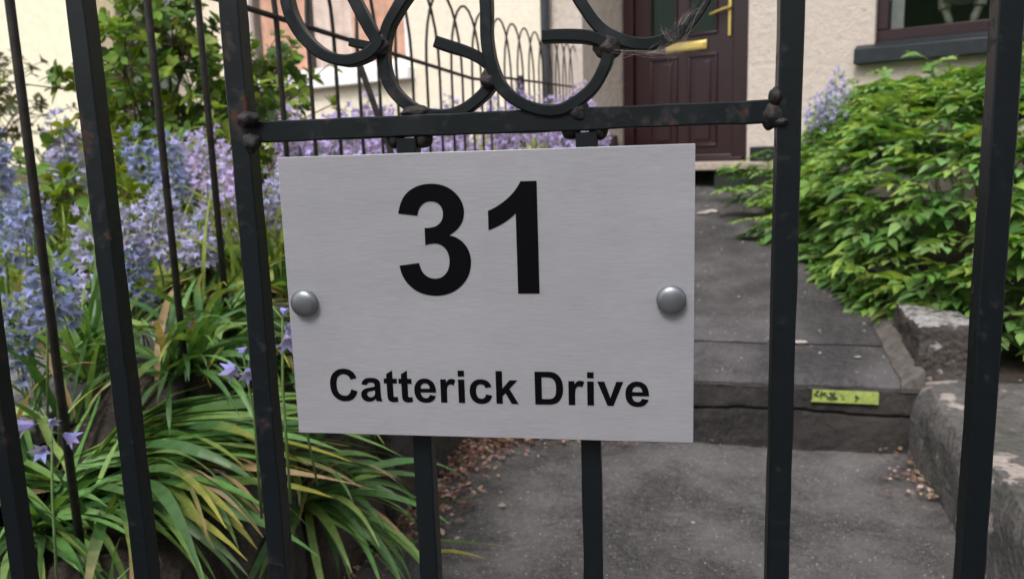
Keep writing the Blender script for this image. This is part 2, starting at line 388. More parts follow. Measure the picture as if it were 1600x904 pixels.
# bed and neighbour ground
mb = MB()
def bedz(x, y):
    z = ground_z(min(x, -.705), y) if x > -1.02 else bed_z(y)
    z += nz(x, y, 6, .03)+nz(x, y, 22, .012)
    if x > -.72: z -= (x+.72)/.04*.6
    return z-.02
grid(mb, -.985, -.67, -2.6, 5.5, 34, 260, bedz); pobj(mb, 'garden_bed', SOIL, kind='structure')
mb = MB(); grid(mb, -9, -1.0, -4, 9, 60, 90, lambda x, y: bed_z(max(y, -1.3))-.10+nz(x, y, 2, .03)); pobj(mb, 'soil', SOIL, kind='structure')
mb = MB()
for iy in range(-4, 9):
    for ix in range(2):
        x1 = -1.06-ix*.62; x0 = x1-.61; y0 = iy*.46+(ix*.0); y1 = y0+.45; t = rnd.uniform(-.003, .003)
        z = lambda y: bed_z(max(y, -1.3))-.035+t
        vs = [(x, y, z(y)+dz) for dz in (-.05, 0) for y in (y0, y1) for x in (x0, x1)]
        mb.add(vs, [(0, 2, 3, 1), (4, 5, 7, 6), (0, 1, 5, 4), (1, 3, 7, 5), (3, 2, 6, 7), (2, 0, 4, 6)])
pobj(mb, 'paving', SLAB, kind='structure', bevel=.004)
mb = MB(); grid(mb, .66, 9, .12, 6, 60, 50, lambda x, y: .2+.15*(y-.1)+nz(x, y, 4, .04)); grid(mb, 1.55, 9, -4, .2, 20, 12, lambda x, y: .16+nz(x, y, 4, .03))
pobj(mb, 'planting_soil', SOIL, kind='structure')

# ------------------------------------------------------------------ right kerb wall, block
mb = MB()
def skew(q):
    q = q.copy()
    if q.z > .12: q.z += .012*noise.noise(Vector((q.x*5, q.y*5, 0)))
    if q.x < .8: q.x += -.03*(.2-q.z) + .018*max(0, (q.z-.17)/.04)
    return q
rough_box(mb, .615, 1.6, -2.2, .07, -.06, .215, .018, .010, 6, 3, skew, .012, fine=.002)
pobj(mb, 'kerb_wall', LICH, 'low lichen-spotted concrete kerb wall on the right of the lower path', 'wall')
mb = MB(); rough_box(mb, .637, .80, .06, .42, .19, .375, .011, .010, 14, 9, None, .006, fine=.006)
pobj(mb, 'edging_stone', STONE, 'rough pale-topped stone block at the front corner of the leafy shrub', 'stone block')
mb = MB()
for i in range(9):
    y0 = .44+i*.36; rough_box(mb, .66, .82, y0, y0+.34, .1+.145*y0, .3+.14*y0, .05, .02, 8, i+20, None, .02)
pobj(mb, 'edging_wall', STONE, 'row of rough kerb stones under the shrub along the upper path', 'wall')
mb = MB(); rough_box(mb, .585, .648, .0, .9, .15, .25, .015, .006, 12, 4, lambda q: q+Vector((0, 0, .145*q.y-(.035*(.648-q.x)/.06 if q.z > .2 else 0))), .008)
pobj(mb, 'mortar_fillet', MORT, 'pale mortar fillet where the upper path meets the stone block', 'kerb')
# sticker on the riser
xa = PF.uv(onpl(1267, 620, Vector(PF.w(0, -.02, 0)), PF.n))[0]; xb = PF.uv(onpl(1373, 620, Vector(PF.w(0, -.02, 0)), PF.n))[0]
za = onpl(1320, 629, Vector(PF.w(0, -.02, 0)), PF.n).z; zb = onpl(1320, 610, Vector(PF.w(0, -.02, 0)), PF.n).z
STK = fempty('sticker', PF, 'narrow yellow-green sticker with smudged black marks on the step riser', 'sticker', (xa+xb)/2, -.022, (za+zb)/2)
w_ = (xb-xa)/2; h_ = (zb-za)/2
mb = MB(); c_ = .003
vs = [(-w_, -h_), (w_, -h_), (w_, h_-c_), (w_-c_, h_), (-w_+.004, h_), (-w_+.004, -h_+.006)]
mb.add([(x, 0, z) for x, z in vs]+[(x, .004, z) for x, z in vs], [tuple(range(6))]+[(i, i+6, (i+1) % 6+6, (i+1) % 6) for i in range(6)])
mb.build('backing', STICK, STK, smooth=False)
mb = MB(); r2 = random.Random(3)
for cx, n, sp in ((-.8, 9, .05), (-.62, 14, .07), (-.42, 20, .07), (-.3, 20, .06), (-.05, 5, .04), (-.02, 2, .03), (.34, 7, .04)):
    if cx > .3: mb.build('smudge', SMUD, STK, smooth=False); mb = MB()
    for k in range(n):
        x = (cx+r2.gauss(0, sp))*w_; z = r2.gauss(.12 if cx < -.2 else -.05, .35)*h_; r = r2.uniform(.0016, .0046)
        z = max(-h_*.55, min(h_*.8, z)); x = max(-w_*.88, x)
        mb.add([(x+r*math.cos(a*1.05)*r2.uniform(.5, 1.4), -.0006-.00002*k, z+r*math.sin(a*1.05)) for a in range(6)], [tuple(range(6))])
mb.build('smudge', SMUD, STK, smooth=False)

# ------------------------------------------------------------------ left rockery
for i, (u, v, z0, lx, ly, lz, lab) in enumerate([
    (-.86, -1.74, .0, .34, .46, .33, 'dark reddish rock filling the bottom left corner behind the gate'),
    (-.735, -1.28, .08, .13, .20, .33, 'grey rock with a pale patch under the long drooping leaves left of the sign'),
    (-.74, -1.02, .05, .12, .24, .30, 'grey rock just below the lower left corner of the sign'),
    (-.76, -.55, .0, .16, .42, .42, 'weathered rock edging the bed behind the sign'),
    (-.845, -1.17, .29, .09, .22, .27, 'dark flat stone under the feet of the hooped railing')]):
    mb = MB(); rough_box(mb, -lx/2, lx/2, -ly/2, ly/2, 0, lz, .016, .020, 8, i*5+2, None, .02, fine=.005)
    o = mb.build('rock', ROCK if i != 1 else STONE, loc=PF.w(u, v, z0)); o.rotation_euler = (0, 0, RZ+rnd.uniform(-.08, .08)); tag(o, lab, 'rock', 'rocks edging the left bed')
mb = MB()
for i in range(12):
    y0 = -.3+i*.38; rough_box(mb, -.84, -.70, y0, y0+.37, 0, bed_z(y0)+.0, .06, .02, 8, i+60, None, .02)
pobj(mb, 'bed_wall', ROCK, 'low stone wall holding up the flower bed beside the upper path', 'wall')

# ================================================================== HOUSES
HOUSE = fempty('house', HF, 'beige roughcast house with plum front door and black window sill', 'house')
NEIGH = fempty('neighbour_house', HF, 'cream rendered neighbouring house with white framed curtained window', 'house')
xc, _ = HF.loc(912, 200); xdr, _ = HF.loc(1167, 200); xpipe, _ = HF.loc(856, 80); xn = xpipe-.02
dl, _ = HF.loc(978, 200, REC); dr, _ = HF.loc(1165, 200, REC); DW = dr-dl
zdoor = HF.loc(1120, 252, REC)[1]
wx0, _ = HF.loc(1372, 50, .1); sx0, sz0 = HF.loc(1333, 101, -.07); wz0 = HF.loc(1372, 66, .05)[1]
mb = MB()
mb.box(xn, xc, 0, REC+.25, -.2, 4.6)                                   # left strip with deep reveal
mb.box(xc, xdr+.02, REC+.09, REC+.3, zdoor+2.1, 4.6)
mb.box(xc, xdr+.02, 0, REC+.088, zdoor+2.16, 4.6)                      # over door
mb.box(xdr, wx0, 0, .3, -.2, 4.6)
mb.box(wx0, wx0+1.3, 0, .3, -.2, wz0-.02); mb.box(wx0, wx0+1.3, 0, .3, wz0+1.25, 4.6)
mb.box(wx0+1.3, 6, 0, .3, -.2, 4.6)
mb.build('wall', WALL_B, HOUSE, smooth=False)
st1 = HF.loc(1120, 254, -.06)[1]; st0 = HF.loc(1120, 266, -.06)[1]
mb = MB(); mb.box(xdr+.03, wx0+3, -.035, -.0025, st1+.002, HF.loc(1185, 229, -.035)[1]); mb.build('plinth', SILLP, HOUSE, bevel=.006)
mb = MB(); mb.box(xc+.003, xdr+.45, -.06, -.003, st0, st1); mb.box(xc+.003, xdr-.003, -.002, REC+.05, st0, st1); mb.build('doorstep', THRESH, HOUSE, bevel=.006)
mb = MB(); mb.box(xc+.003, xdr-.003, .12, REC+.05, zdoor-.5, st0-.002); mb.box(xdr-.2, xdr+.5, -.03, -.004, zdoor-.5, st0-.002); mb.build('doorstep_gap_shade', ROOM_GAP, HOUSE)  # near-black boxes stand in for the shade in the gap under the doorstep
# downpipe
mb = MB(); mb.tube([(xpipe+.02, -.06, 1.12), (xpipe+.02, -.06, 4.6)], .034, 14)
mb.tube([(xpipe+.02, -.06, 1.12), (xpipe+.02, -.06, 1.2)], .041, 14)
dp = mb.build('downpipe', PIPE, HOUSE)
mb = MB(); mb.box(xpipe-.03, xpipe+.07, -.03, -.002, 2.1, 2.16); mb.build('pipe_bracket', PIPE, dp)
mb = MB(); mb.tube([(xpipe+.02, -.06, .6), (xpipe+.02, -.06, 1.118)], .03, 12); mb.build('lower_pipe', PIPE, dp)
# door
DOOR = empty('door', (dl, REC, zdoor)); DOOR.parent = HOUSE
fw = .085
mb = MB(); mb.box(0, fw, -.04, .05, 0, 2.1); mb.box(DW-fw, DW+.03, -.04, .05, 0, 2.1); mb.box(fw, DW-fw, -.04, .05, 2.03, 2.1); mb.box(fw, DW-fw, -.05, .05, 0, .05)
mb.build('door_frame', PLUM, DOOR, bevel=.005)
mb = MB(); L0, L1 = fw+.004, DW-fw-.004; mb.box(L0, L1, -.01, .03, .055, 2.026)
cx = (L0+L1)/2
def moulding(mb, x0, x1, z0, z1, w=.022, y0=-.024, y1=-.0098):
    mb.box(x0, x1, y0, y1, z0, z0+w); mb.box(x0, x1, y0, y1, z1-w, z1); mb.box(x0, x0+w, y0, y1, z0+w, z1-w); mb.box(x1-w, x1, y0, y1, z0+w, z1-w)
zl = lambda py: HF.loc(1110, py, REC)[1]-zdoor
gb, pt_, pb = zl(54), zl(83), zl(229)
pans = ((cx-.265, cx-.04), (cx+.04, cx+.265))
for a, b in pans:
    moulding(mb, a, b, pb, pt_); mb.box(a+.05, b-.05, -.022, -.0097, pb+.05, pt_-.05)
    moulding(mb, a, b, gb, 1.85)
mb.build('door_leaf', PLUM, DOOR, bevel=.006)
for a, b in pans:
    mb = MB(); mb.box(a+.022, b-.022, -.016, -.0104, gb+.022, 1.828); mb.build('glass_pane', GLASSD, DOOR)
l0, lz0 = HF.loc(1039, 83, REC-.03); l1, lz1 = HF.loc(1104, 62, REC-.03); lz0 -= zdoor; lz1 -= zdoor
l0 -= dl; l1 -= dl; lzc = (lz0+lz1)/2; lh = .032
lb = MB(); lb.box(l0, l1, -.026, -.0102, lzc-lh, lzc+lh); LB = lb.build('letterbox', BRASS, DOOR, bevel=.006)
mb = MB(); mb.box(l0+.018, l1-.018, -.033, -.0262, lzc-lh+.012, lzc+lh-.012); mb.build('flap', BRASS, LB, bevel=.004)
hx, hz = HF.loc(1157, 10, REC-.04); hx -= dl; hz -= zdoor; hx = min(hx, L1-.03)
mb = MB(); mb.box(hx-.013, hx+.013, -.026, -.0102, hz-.19, hz+.1); HB = mb.build('handle', BRASS, DOOR, bevel=.006)
mb = MB(); mb.tube([(hx, -.026, hz), (hx, -.06, hz)], .011, 10); mb.tube([(hx, -.06, hz), (hx-.03, -.066, hz-.004), (hx-.13, -.066, hz-.03)], [.012, .01, .008], 10)
mb.build('lever', BRASS, HB)
mb = MB(); mb.box(-.02, DW+.04, -.09, -.041, -.018, .0); mb.box(0, DW, -.07, -.0405, .001, .03); mb.build('door_sill', PLUM, DOOR, bevel=.004)
# window right
def window(parent, x0, x1, z0, z1, fm, gm, mull=(), fwid=.06, yy=.1, name='window', room=ROOM_GAP):
    wn = MB(); wn.box(x0, x1, yy, yy+.06, z0, z0+fwid); wn.box(x0, x1, yy, yy+.06, z1-fwid, z1)
    wn.box(x0, x0+fwid, yy, yy+.06, z0+fwid, z1-fwid); wn.box(x1-fwid, x1, yy, yy+.06, z0+fwid, z1-fwid)
    for q in mull: wn.box(q-fwid*.6, q+fwid*.6, yy, yy+.06, z0+fwid, z1-fwid)
    fr = wn.build(name, fm, parent, bevel=.006)
    g = MB(); g.box(x0+fwid, x1-fwid, yy+.025, yy+.031, z0+fwid, z1-fwid); g.build('pane', gm, fr)
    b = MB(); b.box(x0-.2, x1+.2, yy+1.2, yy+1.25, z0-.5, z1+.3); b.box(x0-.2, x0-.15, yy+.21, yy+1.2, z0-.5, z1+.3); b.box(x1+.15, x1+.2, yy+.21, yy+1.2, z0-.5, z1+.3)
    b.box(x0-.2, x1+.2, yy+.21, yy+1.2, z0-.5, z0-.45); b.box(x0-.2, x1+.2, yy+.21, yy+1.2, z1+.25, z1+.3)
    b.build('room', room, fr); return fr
W1 = window(HOUSE, wx0, wx0+1.3, wz0, wz0+1.25, PLUM, mat_glass('dark_pane', (.008, .014, .008), .35), (), .065, .05)
mb = MB(); mb.box(wx0+.065, wx0+.13, .12, .14, wz0+.06, wz0+1.18); mb.build('pale_blind', BLIND, W1)
mb = MB()                                                              # black stone sill, sloped top
sx1 = wx0+1.45; z0_, z1_ = sz0, sz0+.085
vs = [(x, y, z) for x in (sx0, sx1) for y, z in ((-.07, z0_), (-.07, z1_), (.048, max(z1_+.04, wz0+.004)), (.048, z0_))]
mb.add(vs, [(0, 1, 2, 3), (7, 6, 5, 4), (0, 4, 5, 1), (1, 5, 6, 2), (2, 6, 7, 3), (3, 7, 4, 0)]); mb.build('window_sill', SILLP, HOUSE, bevel=.006)
# ornament standing inside the right window: pale two-legged ceramic
ox, oz = HF.loc(1502, 36, .19)
ORN = fempty('ornament', HF, 'pale green ceramic ornament on two legs standing inside the right window', 'ornament', ox, .19, wz0+.045)
mb = MB()
for s_ in (-1, 1): mb.tube(smooth_pts([(s_*.055, 0, 0), (s_*.062, 0, .05), (s_*.085, 0, .12), (s_*.09, .0, .2)]), [.018]*6+[.022]*6+[.035]*7, 12)
mb.build('leg', CERAM, ORN)
mb = MB(); mb.tube([(0, 0, .13), (0, 0, .16), (0, 0, .22), (0, 0, .32), (0, 0, .38), (0, 0, .4)], [.03, .1, .13, .12, .07, .02], 18); mb.build('body', CERAM, ORN)
# neighbour house
nx0, _ = HF.loc(383, 80, .06); nx1, _ = HF.loc(646, 80, .06); nz0 = HF.loc(550, 116, .02)[1]
mx0, _ = HF.loc(166, 30, .06); mx1, _ = HF.loc(278, 30, .06); mz0 = HF.loc(230, 160, .02)[1]
mb = MB(); xL = -20
for a, b in ((xL, mx0), (mx1, nx0), (nx1, xn-.002)): mb.box(a, b, 0, .3, -.2, 5.2)
mb.box(mx0, mx1, 0, .3, -.2, mz0); mb.box(mx0, mx1, 0, .3, mz0+1.9, 5.2); mb.box(nx0, nx1, 0, .3, -.2, nz0); mb.box(nx0, nx1, 0, .3, nz0+1.6, 5.2)
mb.build('wall', WALL_C, NEIGH, smooth=False)
yw = HF.uv(atY(148, 200, 7.5)); mb = MB()
xw = yw[0]
# wing standing forward of the main wall, squared to the street
WG = Frame((0, 7.5, 0), 0)
wing = MB(); wxl = -9; wxr = WG.loc(148, 100)[0]; wing.box(wxl, wxr, 7.5, 8.0, -.2, 5.2)
wo_ = wing.build('side_wing', WALL_Y, None, smooth=False)
wo_.parent = NEIGH; wo_.matrix_parent_inverse = (Matrix.Translation(HF.o) @ Matrix.Rotation(-HF.a, 4, 'Z')).inverted()
PGL = mat_glass('pale_pane', (.1, .11, .12), .12)
W2 = window(NEIGH, nx0, nx1, nz0+.0, nz0+1.6, WHITE, PGL, (), .09, .06, room=CURTP)
mb = MB(); mb.box(nx0-.12, nx1+.06, -.09, .058, nz0-.1, nz0-.005); mb.build('window_sill', WHITE, NEIGH, bevel=.006)
def curtain(parent, x0, x1, z0, z1, y, mat, folds, amp=.03):
    mb = MB(); n = folds*10; vs = []
    for i in range(n+1):
        x = x0+(x1-x0)*i/n; yy = y+amp*math.sin(i/n*folds*2*math.pi+.6*math.sin(i*.23)); vs += [(x, yy, z0), (x, yy, z1)]
    mb.add(vs, [(2*i, 2*i+2, 2*i+3, 2*i+1) for i in range(n)]); return mb.build('curtain', mat, parent)
wd = nx1-nx0
curtain(W2, nx0+.1, nx0+wd*.36, nz0+.05, nz0+1.58, .2, CURT, 5); curtain(W2, nx0+wd*.36, nx0+wd*.62, nz0+.05, nz0+1.58, .26, CURTP, 4)
curtain(W2, nx0+wd*.62, nx1-.1, nz0+.05, nz0+1.58, .2, CURT, 5)
W3 = window(NEIGH, mx0, mx1, mz0, mz0+1.9, WHITE, PGL, (mx0*.45+mx1*.55,), .12, .06, room=BLIND)
curtain(W3, mx0+.1, mx1-.1, mz0+.05, mz0+1.85, .24, BLIND, 6)
mb = MB(); mb.box(mx0-.12, mx1+.1, -.09, .058, mz0-.12, mz0-.005); mb.build('window_sill', WHITE, NEIGH, bevel=.006)

# ================================================================== GATE
GATE = fempty('iron_gate', GF, 'black wrought iron garden gate with scrollwork and rust blooming at the joints', 'gate')
YC = .020; H = .0078
XB = [GF.loc(x, 904, YC)[0] for x in (40, 231, 441, 674, 928, 1213, 1513)]
sp = (XB[-1]-XB[0])/6; XB = [XB[0]-sp] + XB + [XB[-1]+sp]
zr0 = GF.loc(400, 207, YC)[1]; zr1 = GF.loc(1212, 174, YC)[1]
for i, x in enumerate(XB):
    top = 1.26; hh = H
    if i in (4, 5): top = zr0+(zr1-zr0)*(x-XB[3])/(XB[6]-XB[3])-H-.001; hh = H*.94
    if i in (0, len(XB)-1): hh = H*1.5
    mb = MB(); n = 60; pts = [(x+.0006*noise.noise(Vector((i, k*.2, 0))), YC+.0004*noise.noise(Vector((i+9, k*.2, 0))), .075+(top-.075)*k/n) for k in range(n+1)]
    mb.tube(pts, 1, sec=sq(hh, hh, .22), side=Vector((0, 1, 0)), jit=.0006)
    mb.build('stile' if i in (0, len(XB)-1) else 'bar', IRON, GATE, auto=30)
def railmb(x0, z0, x1, z1, h=H, n=40):
    mb = MB(); mb.tube([(x0+(x1-x0)*k/n, YC, z0+(z1-z0)*k/n) for k in range(n+1)], 1, sec=sq(h, h, .22), side=Vector((0, 1, 0)), jit=.0008); return mb
railmb(XB[3]+H*.5, zr0, XB[6]-H*.5, zr1, H*.98).build('middle_rail', IRON, GATE, auto=30)
railmb(XB[0], .065, XB[-1], .065, H*1.3).build('bottom_rail', IRON, GATE)
railmb(XB[0], 1.27, XB[-1], 1.27, H*1.3).build('top_rail', IRON, GATE)
def gl(px): return [GF.loc(x, y, .019) for x, y in px]
SC = [
 [(438, -102), (440, -70), (444, -30), (452, 0), (461, 30), (481, 62), (511, 87), (545, 96), (574, 89), (592, 74), (597, 62)],
 [(548, 66), (566, 70), (580, 73), (592, 72)],
 [(484, -102), (500, -80), (530, -45), (553, -8), (570, 26), (584, 52), (594, 68)],
 [(700, -102), (672, -60), (640, -15), (622, 12), (606, 42), (599, 78), (601, 110), (614, 142), (640, 166), (668, 178), (700, 179), (730, 167), (756, 146), (769, 127), (771, 112), (758, 97), (735, 84), (706, 74), (681, 65)],
 [(756, -102), (757, -80), (760, -20), (762, 35), (765, 80), (772, 108), (785, 136), (806, 157), (836, 170), (868, 173), (894, 165), (925, 140), (944, 108), (951, 84), (944, 70), (920, 60), (885, 57), (849, 59)],
 [(852, -102), (868, -70), (888, -30), (912, 10), (930, 36), (952, 56), (985, 67), (1020, 68), (1050, 58), (1076, 38), (1096, 10), (1108, -20), (1112, -60), (1114, -102)],
]
for k, c in enumerate(SC):
    pts = smooth_pts([(x, .016+.006*(k % 2), z) for x, z in gl(c)], 7); mb = MB()
    w = .0041 if k != 1 else .003
    mb.tube(pts, 1, sec=sq(w, .0062, .45), side=Vector((0, 1, 0)), jit=.0008); mb.build('scroll', IRON, GATE, auto=30)
# upper frame of the scroll panel, above the picture, so the scrolls hang from something
zu0 = GF.loc(400, -96, YC)[1]; zu1 = GF.loc(1212, -110, YC)[1]; railmb(XB[3]+H*.5, max(zu0, zu1), XB[6]-H*.5, max(zu0, zu1), H*.98).build('upper_rail', IRON, GATE, auto=30)
def weld(px, py, r, sc=(1, 1, 1), y=.018, seed=1, name='weld', m=None, amp=.3):
    x, z = GF.loc(px, py, y); mb = MB(); r *= .86; blob(mb, (x, y, z), r, seed, sc, amp, 1.5, 14); mb.build(name, m or WELD, GATE, auto=0)
weld(594, 73, .0088, (1, 1, 1.1), seed=2); weld(768, 122, .0095, (1, 1.1, .95), seed=3); weld(949, 76, .0105, (1, 1, .9), seed=4); weld(902, 172, .0095, (.9, 1, 1.25), seed=5)
weld(648, 174, .006, (2, 1, .8), seed=12)
weld(387, 187, .0085, (1.1, .9, .8), .008, 6); weld(394, 222, .0085, (.9, .9, 1.1), .012, 7); weld(1211, 150, .0062, (.8, 1, 1.1), .014, 8); weld(1206, 180, .0085, (1, 1, 1.3), .016, 9)
weld(1221, 190, .003, (1.5, 1, .9), .011, 10)
for px, py in ((640, 209), (914, 196)):
    for s_ in (-1, 1): weld(px+s_*22, py+5, .0095, (.85, .95, 1.0), .021, px+s_, 'collar', amp=.12)
# ------------------------------------------------------------------ sign
c0 = GF.loc(432, 247); c1 = GF.loc(1087, 223); c2 = GF.loc(1083, 691); c3 = GF.loc(468, 676)
sxl = (c0[0]+c3[0])/2; sxr = (c1[0]+c2[0])/2; szt = (c0[1]+c1[1])/2; szb = (c2[1]+c3[1])/2
SIGN = fempty('house_sign', GF, 'brushed aluminium house sign with black number 31 fixed to the gate', 'sign', (sxl+sxr)/2, 0, (szt+szb)/2)
scx, scz = (sxl+sxr)/2, (szt+szb)/2
mb = MB(); mb.box(sxl-scx, sxr-scx, 0, .003, szb-scz, szt-scz); mb.build('plate', ALU, SIGN, bevel=.0004)
G = {}
G['C'] = (1479, "M1087 539L1374 448Q1308 208 1154.5 91.5Q1001 -25 765 -25Q473 -25 285 174.5Q97 374 97 720Q97 1086 286 1288.5Q475 1491 783 1491Q1052 1491 1220 1332Q1320 1238 1370 1062L1077 992Q1051 1106 968.5 1172Q886 1238 768 1238Q605 1238 503.5 1121Q402 1004 402 742Q402 464 502 346Q602 228 762 228Q880 228 965 303Q1050 378 1087 539Z")
G['a'] = (1139, "M357 738L108 783Q150 935 252 1010.5Q354 1086 557 1086Q741 1086 831 1042.5Q921 999 957.5 932Q994 865 994 686L991 366Q991 229 1004.5 164Q1018 99 1055 0H783Q772 28 757 83Q750 108 747 116Q677 46 595 11Q513 -24 420 -24Q256 -24 161.5 65Q67 154 67 290Q67 380 110 450.5Q153 521 230.5 558.5Q308 596 454 624Q651 661 727 693V721Q727 802 687 836.5Q647 871 536 871Q461 871 419 841.5Q377 812 351 738ZM727 516Q673 498 556 473Q439 448 403 424Q348 385 348 325Q348 266 392 223Q436 180 504 180Q580 180 649 230Q700 268 716 323Q727 359 727 460Z")
G['t'] = (682, "M634 1062V838H442V410Q442 280 447.5 258.5Q453 237 472.5 223Q492 209 520 209Q559 209 633 236L657 18Q559 -24 435 -24Q359 -24 298 1.5Q237 27 208.5 67.5Q180 108 169 177Q160 226 160 375V838H31V1062H160V1273L442 1437V1062Z")
G['e'] = (1139, "M762 338L1042 291Q988 137 871.5 56.5Q755 -24 580 -24Q303 -24 170 157Q65 302 65 523Q65 787 203 936.5Q341 1086 552 1086Q789 1086 926 929.5Q1063 773 1057 450H353Q356 325 421 255.5Q486 186 583 186Q649 186 694 222Q739 258 762 338ZM778 622Q775 744 715 807.5Q655 871 569 871Q477 871 417 804Q357 737 358 622Z")
G['r'] = (797, "M416 0H135V1062H396V911Q463 1018 516.5 1052Q570 1086 638 1086Q734 1086 823 1033L736 788Q665 834 604 834Q545 834 504 801.5Q463 769 439.5 684Q416 599 416 328Z")
G['i'] = (569, "M147 1206V1466H428V1206ZM147 0V1062H428V0Z")
G['c'] = (1139, "M1073 748L796 698Q782 781 732.5 823Q683 865 604 865Q499 865 436.5 792.5Q374 720 374 550Q374 361 437.5 283Q501 205 608 205Q688 205 739 250.5Q790 296 811 407L1087 360Q1044 170 922 73Q800 -24 595 -24Q362 -24 223.5 123Q85 270 85 530Q85 793 224 939.5Q363 1086 600 1086Q794 1086 908.5 1002.5Q1023 919 1073 748Z")
G['k'] = (1139, "M137 0V1466H418V688L747 1062H1093L730 674L1119 0H816L549 477L418 340V0Z")
G['D'] = (1479, "M150 1466H691Q874 1466 970 1438Q1099 1400 1191 1303Q1283 1206 1331 1065.5Q1379 925 1379 719Q1379 538 1334 407Q1279 247 1177 148Q1100 73 969 31Q871 0 707 0H150ZM446 1218V247H667Q791 247 846 261Q918 279 965.5 322Q1013 365 1043 463.5Q1073 562 1073 732Q1073 902 1043 993Q1013 1084 959 1135Q905 1186 822 1204Q760 1218 579 1218Z")
G['v'] = (1139, "M439 0L11 1062H306L506 520L564 339Q587 408 593 430Q607 475 623 520L825 1062H1114L692 0Z")
G['3'] = (1139, "M77 388L349 421Q362 317 419 262Q476 207 557 207Q644 207 703.5 273Q763 339 763 451Q763 557 706 619Q649 681 567 681Q513 681 446 660L446 889Q583 886 643 938.5Q703 991 703 1078Q703 1152 659 1196Q615 1240 542 1240Q470 1240 419 1190Q368 1140 357 1054L98 1088Q125 1221 179.5 1300.5Q234 1380 331.5 1425.5Q429 1471 550 1471Q757 1471 882 1339Q985 1231 985 1095Q985 902 774 787Q900 760 975.5 666Q1051 572 1051 439Q1051 246 910 110Q769 -26 559 -26Q360 -26 229 88.5Q98 203 77 388Z")
G['1'] = (1139, "M806 0H525V1059Q371 915 162 846V1101Q272 1137 401 1237.5Q530 1338 598 1472H806Z")
import re
def contours(d):
    out = []; cur = None; p = (0, 0)
    for cmd, args in re.findall(r'([MLHVQZ])([^MLHVQZ]*)', d):
        a = [float(q) for q in args.split()]
        if cmd == 'M': cur = [(a[0], a[1])]; p = cur[0]
        elif cmd == 'L': p = (a[0], a[1]); cur.append(p)
        elif cmd == 'H': p = (a[0], p[1]); cur.append(p)
        elif cmd == 'V': p = (p[0], a[0]); cur.append(p)
        elif cmd == 'Q':
            for k in range(1, 9):
                t = k/8; cur.append(((1-t)**2*p[0]+2*t*(1-t)*a[0]+t*t*a[2], (1-t)**2*p[1]+2*t*(1-t)*a[1]+t*t*a[3]))
            p = (a[2], a[3])
        elif cmd == 'Z':
            if cur[0] == cur[-1]: cur.pop()
            out.append(cur)
    return out
def text(name, s, x0, x1, z0, cap, parent):
    """black lettering set between x0 and x1 on a baseline"""
    pen = 0; cs = []
    for ch in s:
        if ch == ' ': pen += 569; continue
        adv, d = G[ch]; cs += [[(x+pen, y) for x, y in c] for c in contours(d)]; pen += adv
    lo = min(x for c in cs for x, y in c); hi = max(x for c in cs for x, y in c)
    cu = bpy.data.curves.new('tmp', 'CURVE'); cu.dimensions = '2D'; cu.fill_mode = 'BOTH'; cu.extrude = .00012
    for c in cs:
        sp_ = cu.splines.new('POLY'); sp_.points.add(len(c)-1); sp_.use_cyclic_u = True
        for q, (x, y) in zip(sp_.points, c): q.co = ((x-lo)/(hi-lo)*(x1-x0)+x0, y/1466*cap+z0, 0, 1)
    to = bpy.data.objects.new('tmp', cu); S.collection.objects.link(to)
    dg = bpy.context.evaluated_depsgraph_get(); me = bpy.data.meshes.new_from_object(to.evaluated_get(dg))
    bpy.data.objects.remove(to)
    me.transform(Matrix.Rotation(math.pi/2, 4, 'X')); me.materials.clear(); me.materials.append(INK)
    o = bpy.data.objects.new(name, me); S.collection.objects.link(o); o.parent = parent; o.location = (0, -.00025, 0); return o
a = GF.loc(627, 460); b = GF.loc(843, 457); tp = GF.loc(800, 283)
text('number', '31', a[0]-scx, b[0]-scx, a[1]-scz+.0005, tp[1]-a[1]-.001, SIGN)
a = GF.loc(518, 628); b = GF.loc(1014, 631); tp = GF.loc(760, 579)
zz = (a[1]+b[1])/2
text('street_name', 'Catterick Drive', a[0]-scx, b[0]-scx, zz-scz, tp[1]-zz, SIGN)
for px, py in ((473.5, 474), (1049, 469)):
    x, z = GF.loc(px, py, -.005); mb = MB(); r = .0102; prof = [(r*.82, 0), (r*.98, .0012), (r, .003), (r*.97, .0046), (r*.86, .0058), (r*.66, .0067), (r*.4, .0074), (r*.15, .0077), (.0001, .0078)]
    pts = [(x-scx, -h-.0002, z-scz) for _, h in prof]
    mb.tube(pts, [q for q, _ in prof], 40, side=Vector((0, 0, 1))); mb.build('screw_cap', KNOB, SIGN, auto=0)
# cobweb on the right scroll
CW = fempty('cobweb', GF, 'wispy grey cobweb clinging to the right-hand scroll of the gate', 'cobweb')
r3 = random.Random(5); wm = MB()
def wisp(p, q, n, spread, rad=.000045, wob=8):
    for _ in range(n):
        pts = []; off = (r3.gauss(0, spread), r3.gauss(0, spread)); ph = r3.random()*9
        for k in range(7):
            t = k/6; x = p[0]+(q[0]-p[0])*t+off[0]*(1+.4*math.sin(t*5+ph))+wob*.2*math.sin(t*7+ph); y = p[1]+(q[1]-p[1])*t+off[1]*math.cos(t*4+ph)
            X, Z = GF.loc(x, y, .012); pts.append((X, .012+.006*math.sin(ph+t*3), Z))
        wm.tube(pts, rad, 3)
wisp((1108, -15), (1062, 72), 4, 2); wisp((1066, 68), (1010, 86), 12, 6); wisp((1085, 12), (1062, 40), 16, 6); wisp((1070, 75), (1040, 80), 18, 8); wisp((1062, 32), (1052, 66), 16, 5)
wisp((960, 80), (1050, 84), 7, 5, .00005); wisp((1035, 48), (1050, 70), 14, 4)
wm.build('strands', WEB, CW)

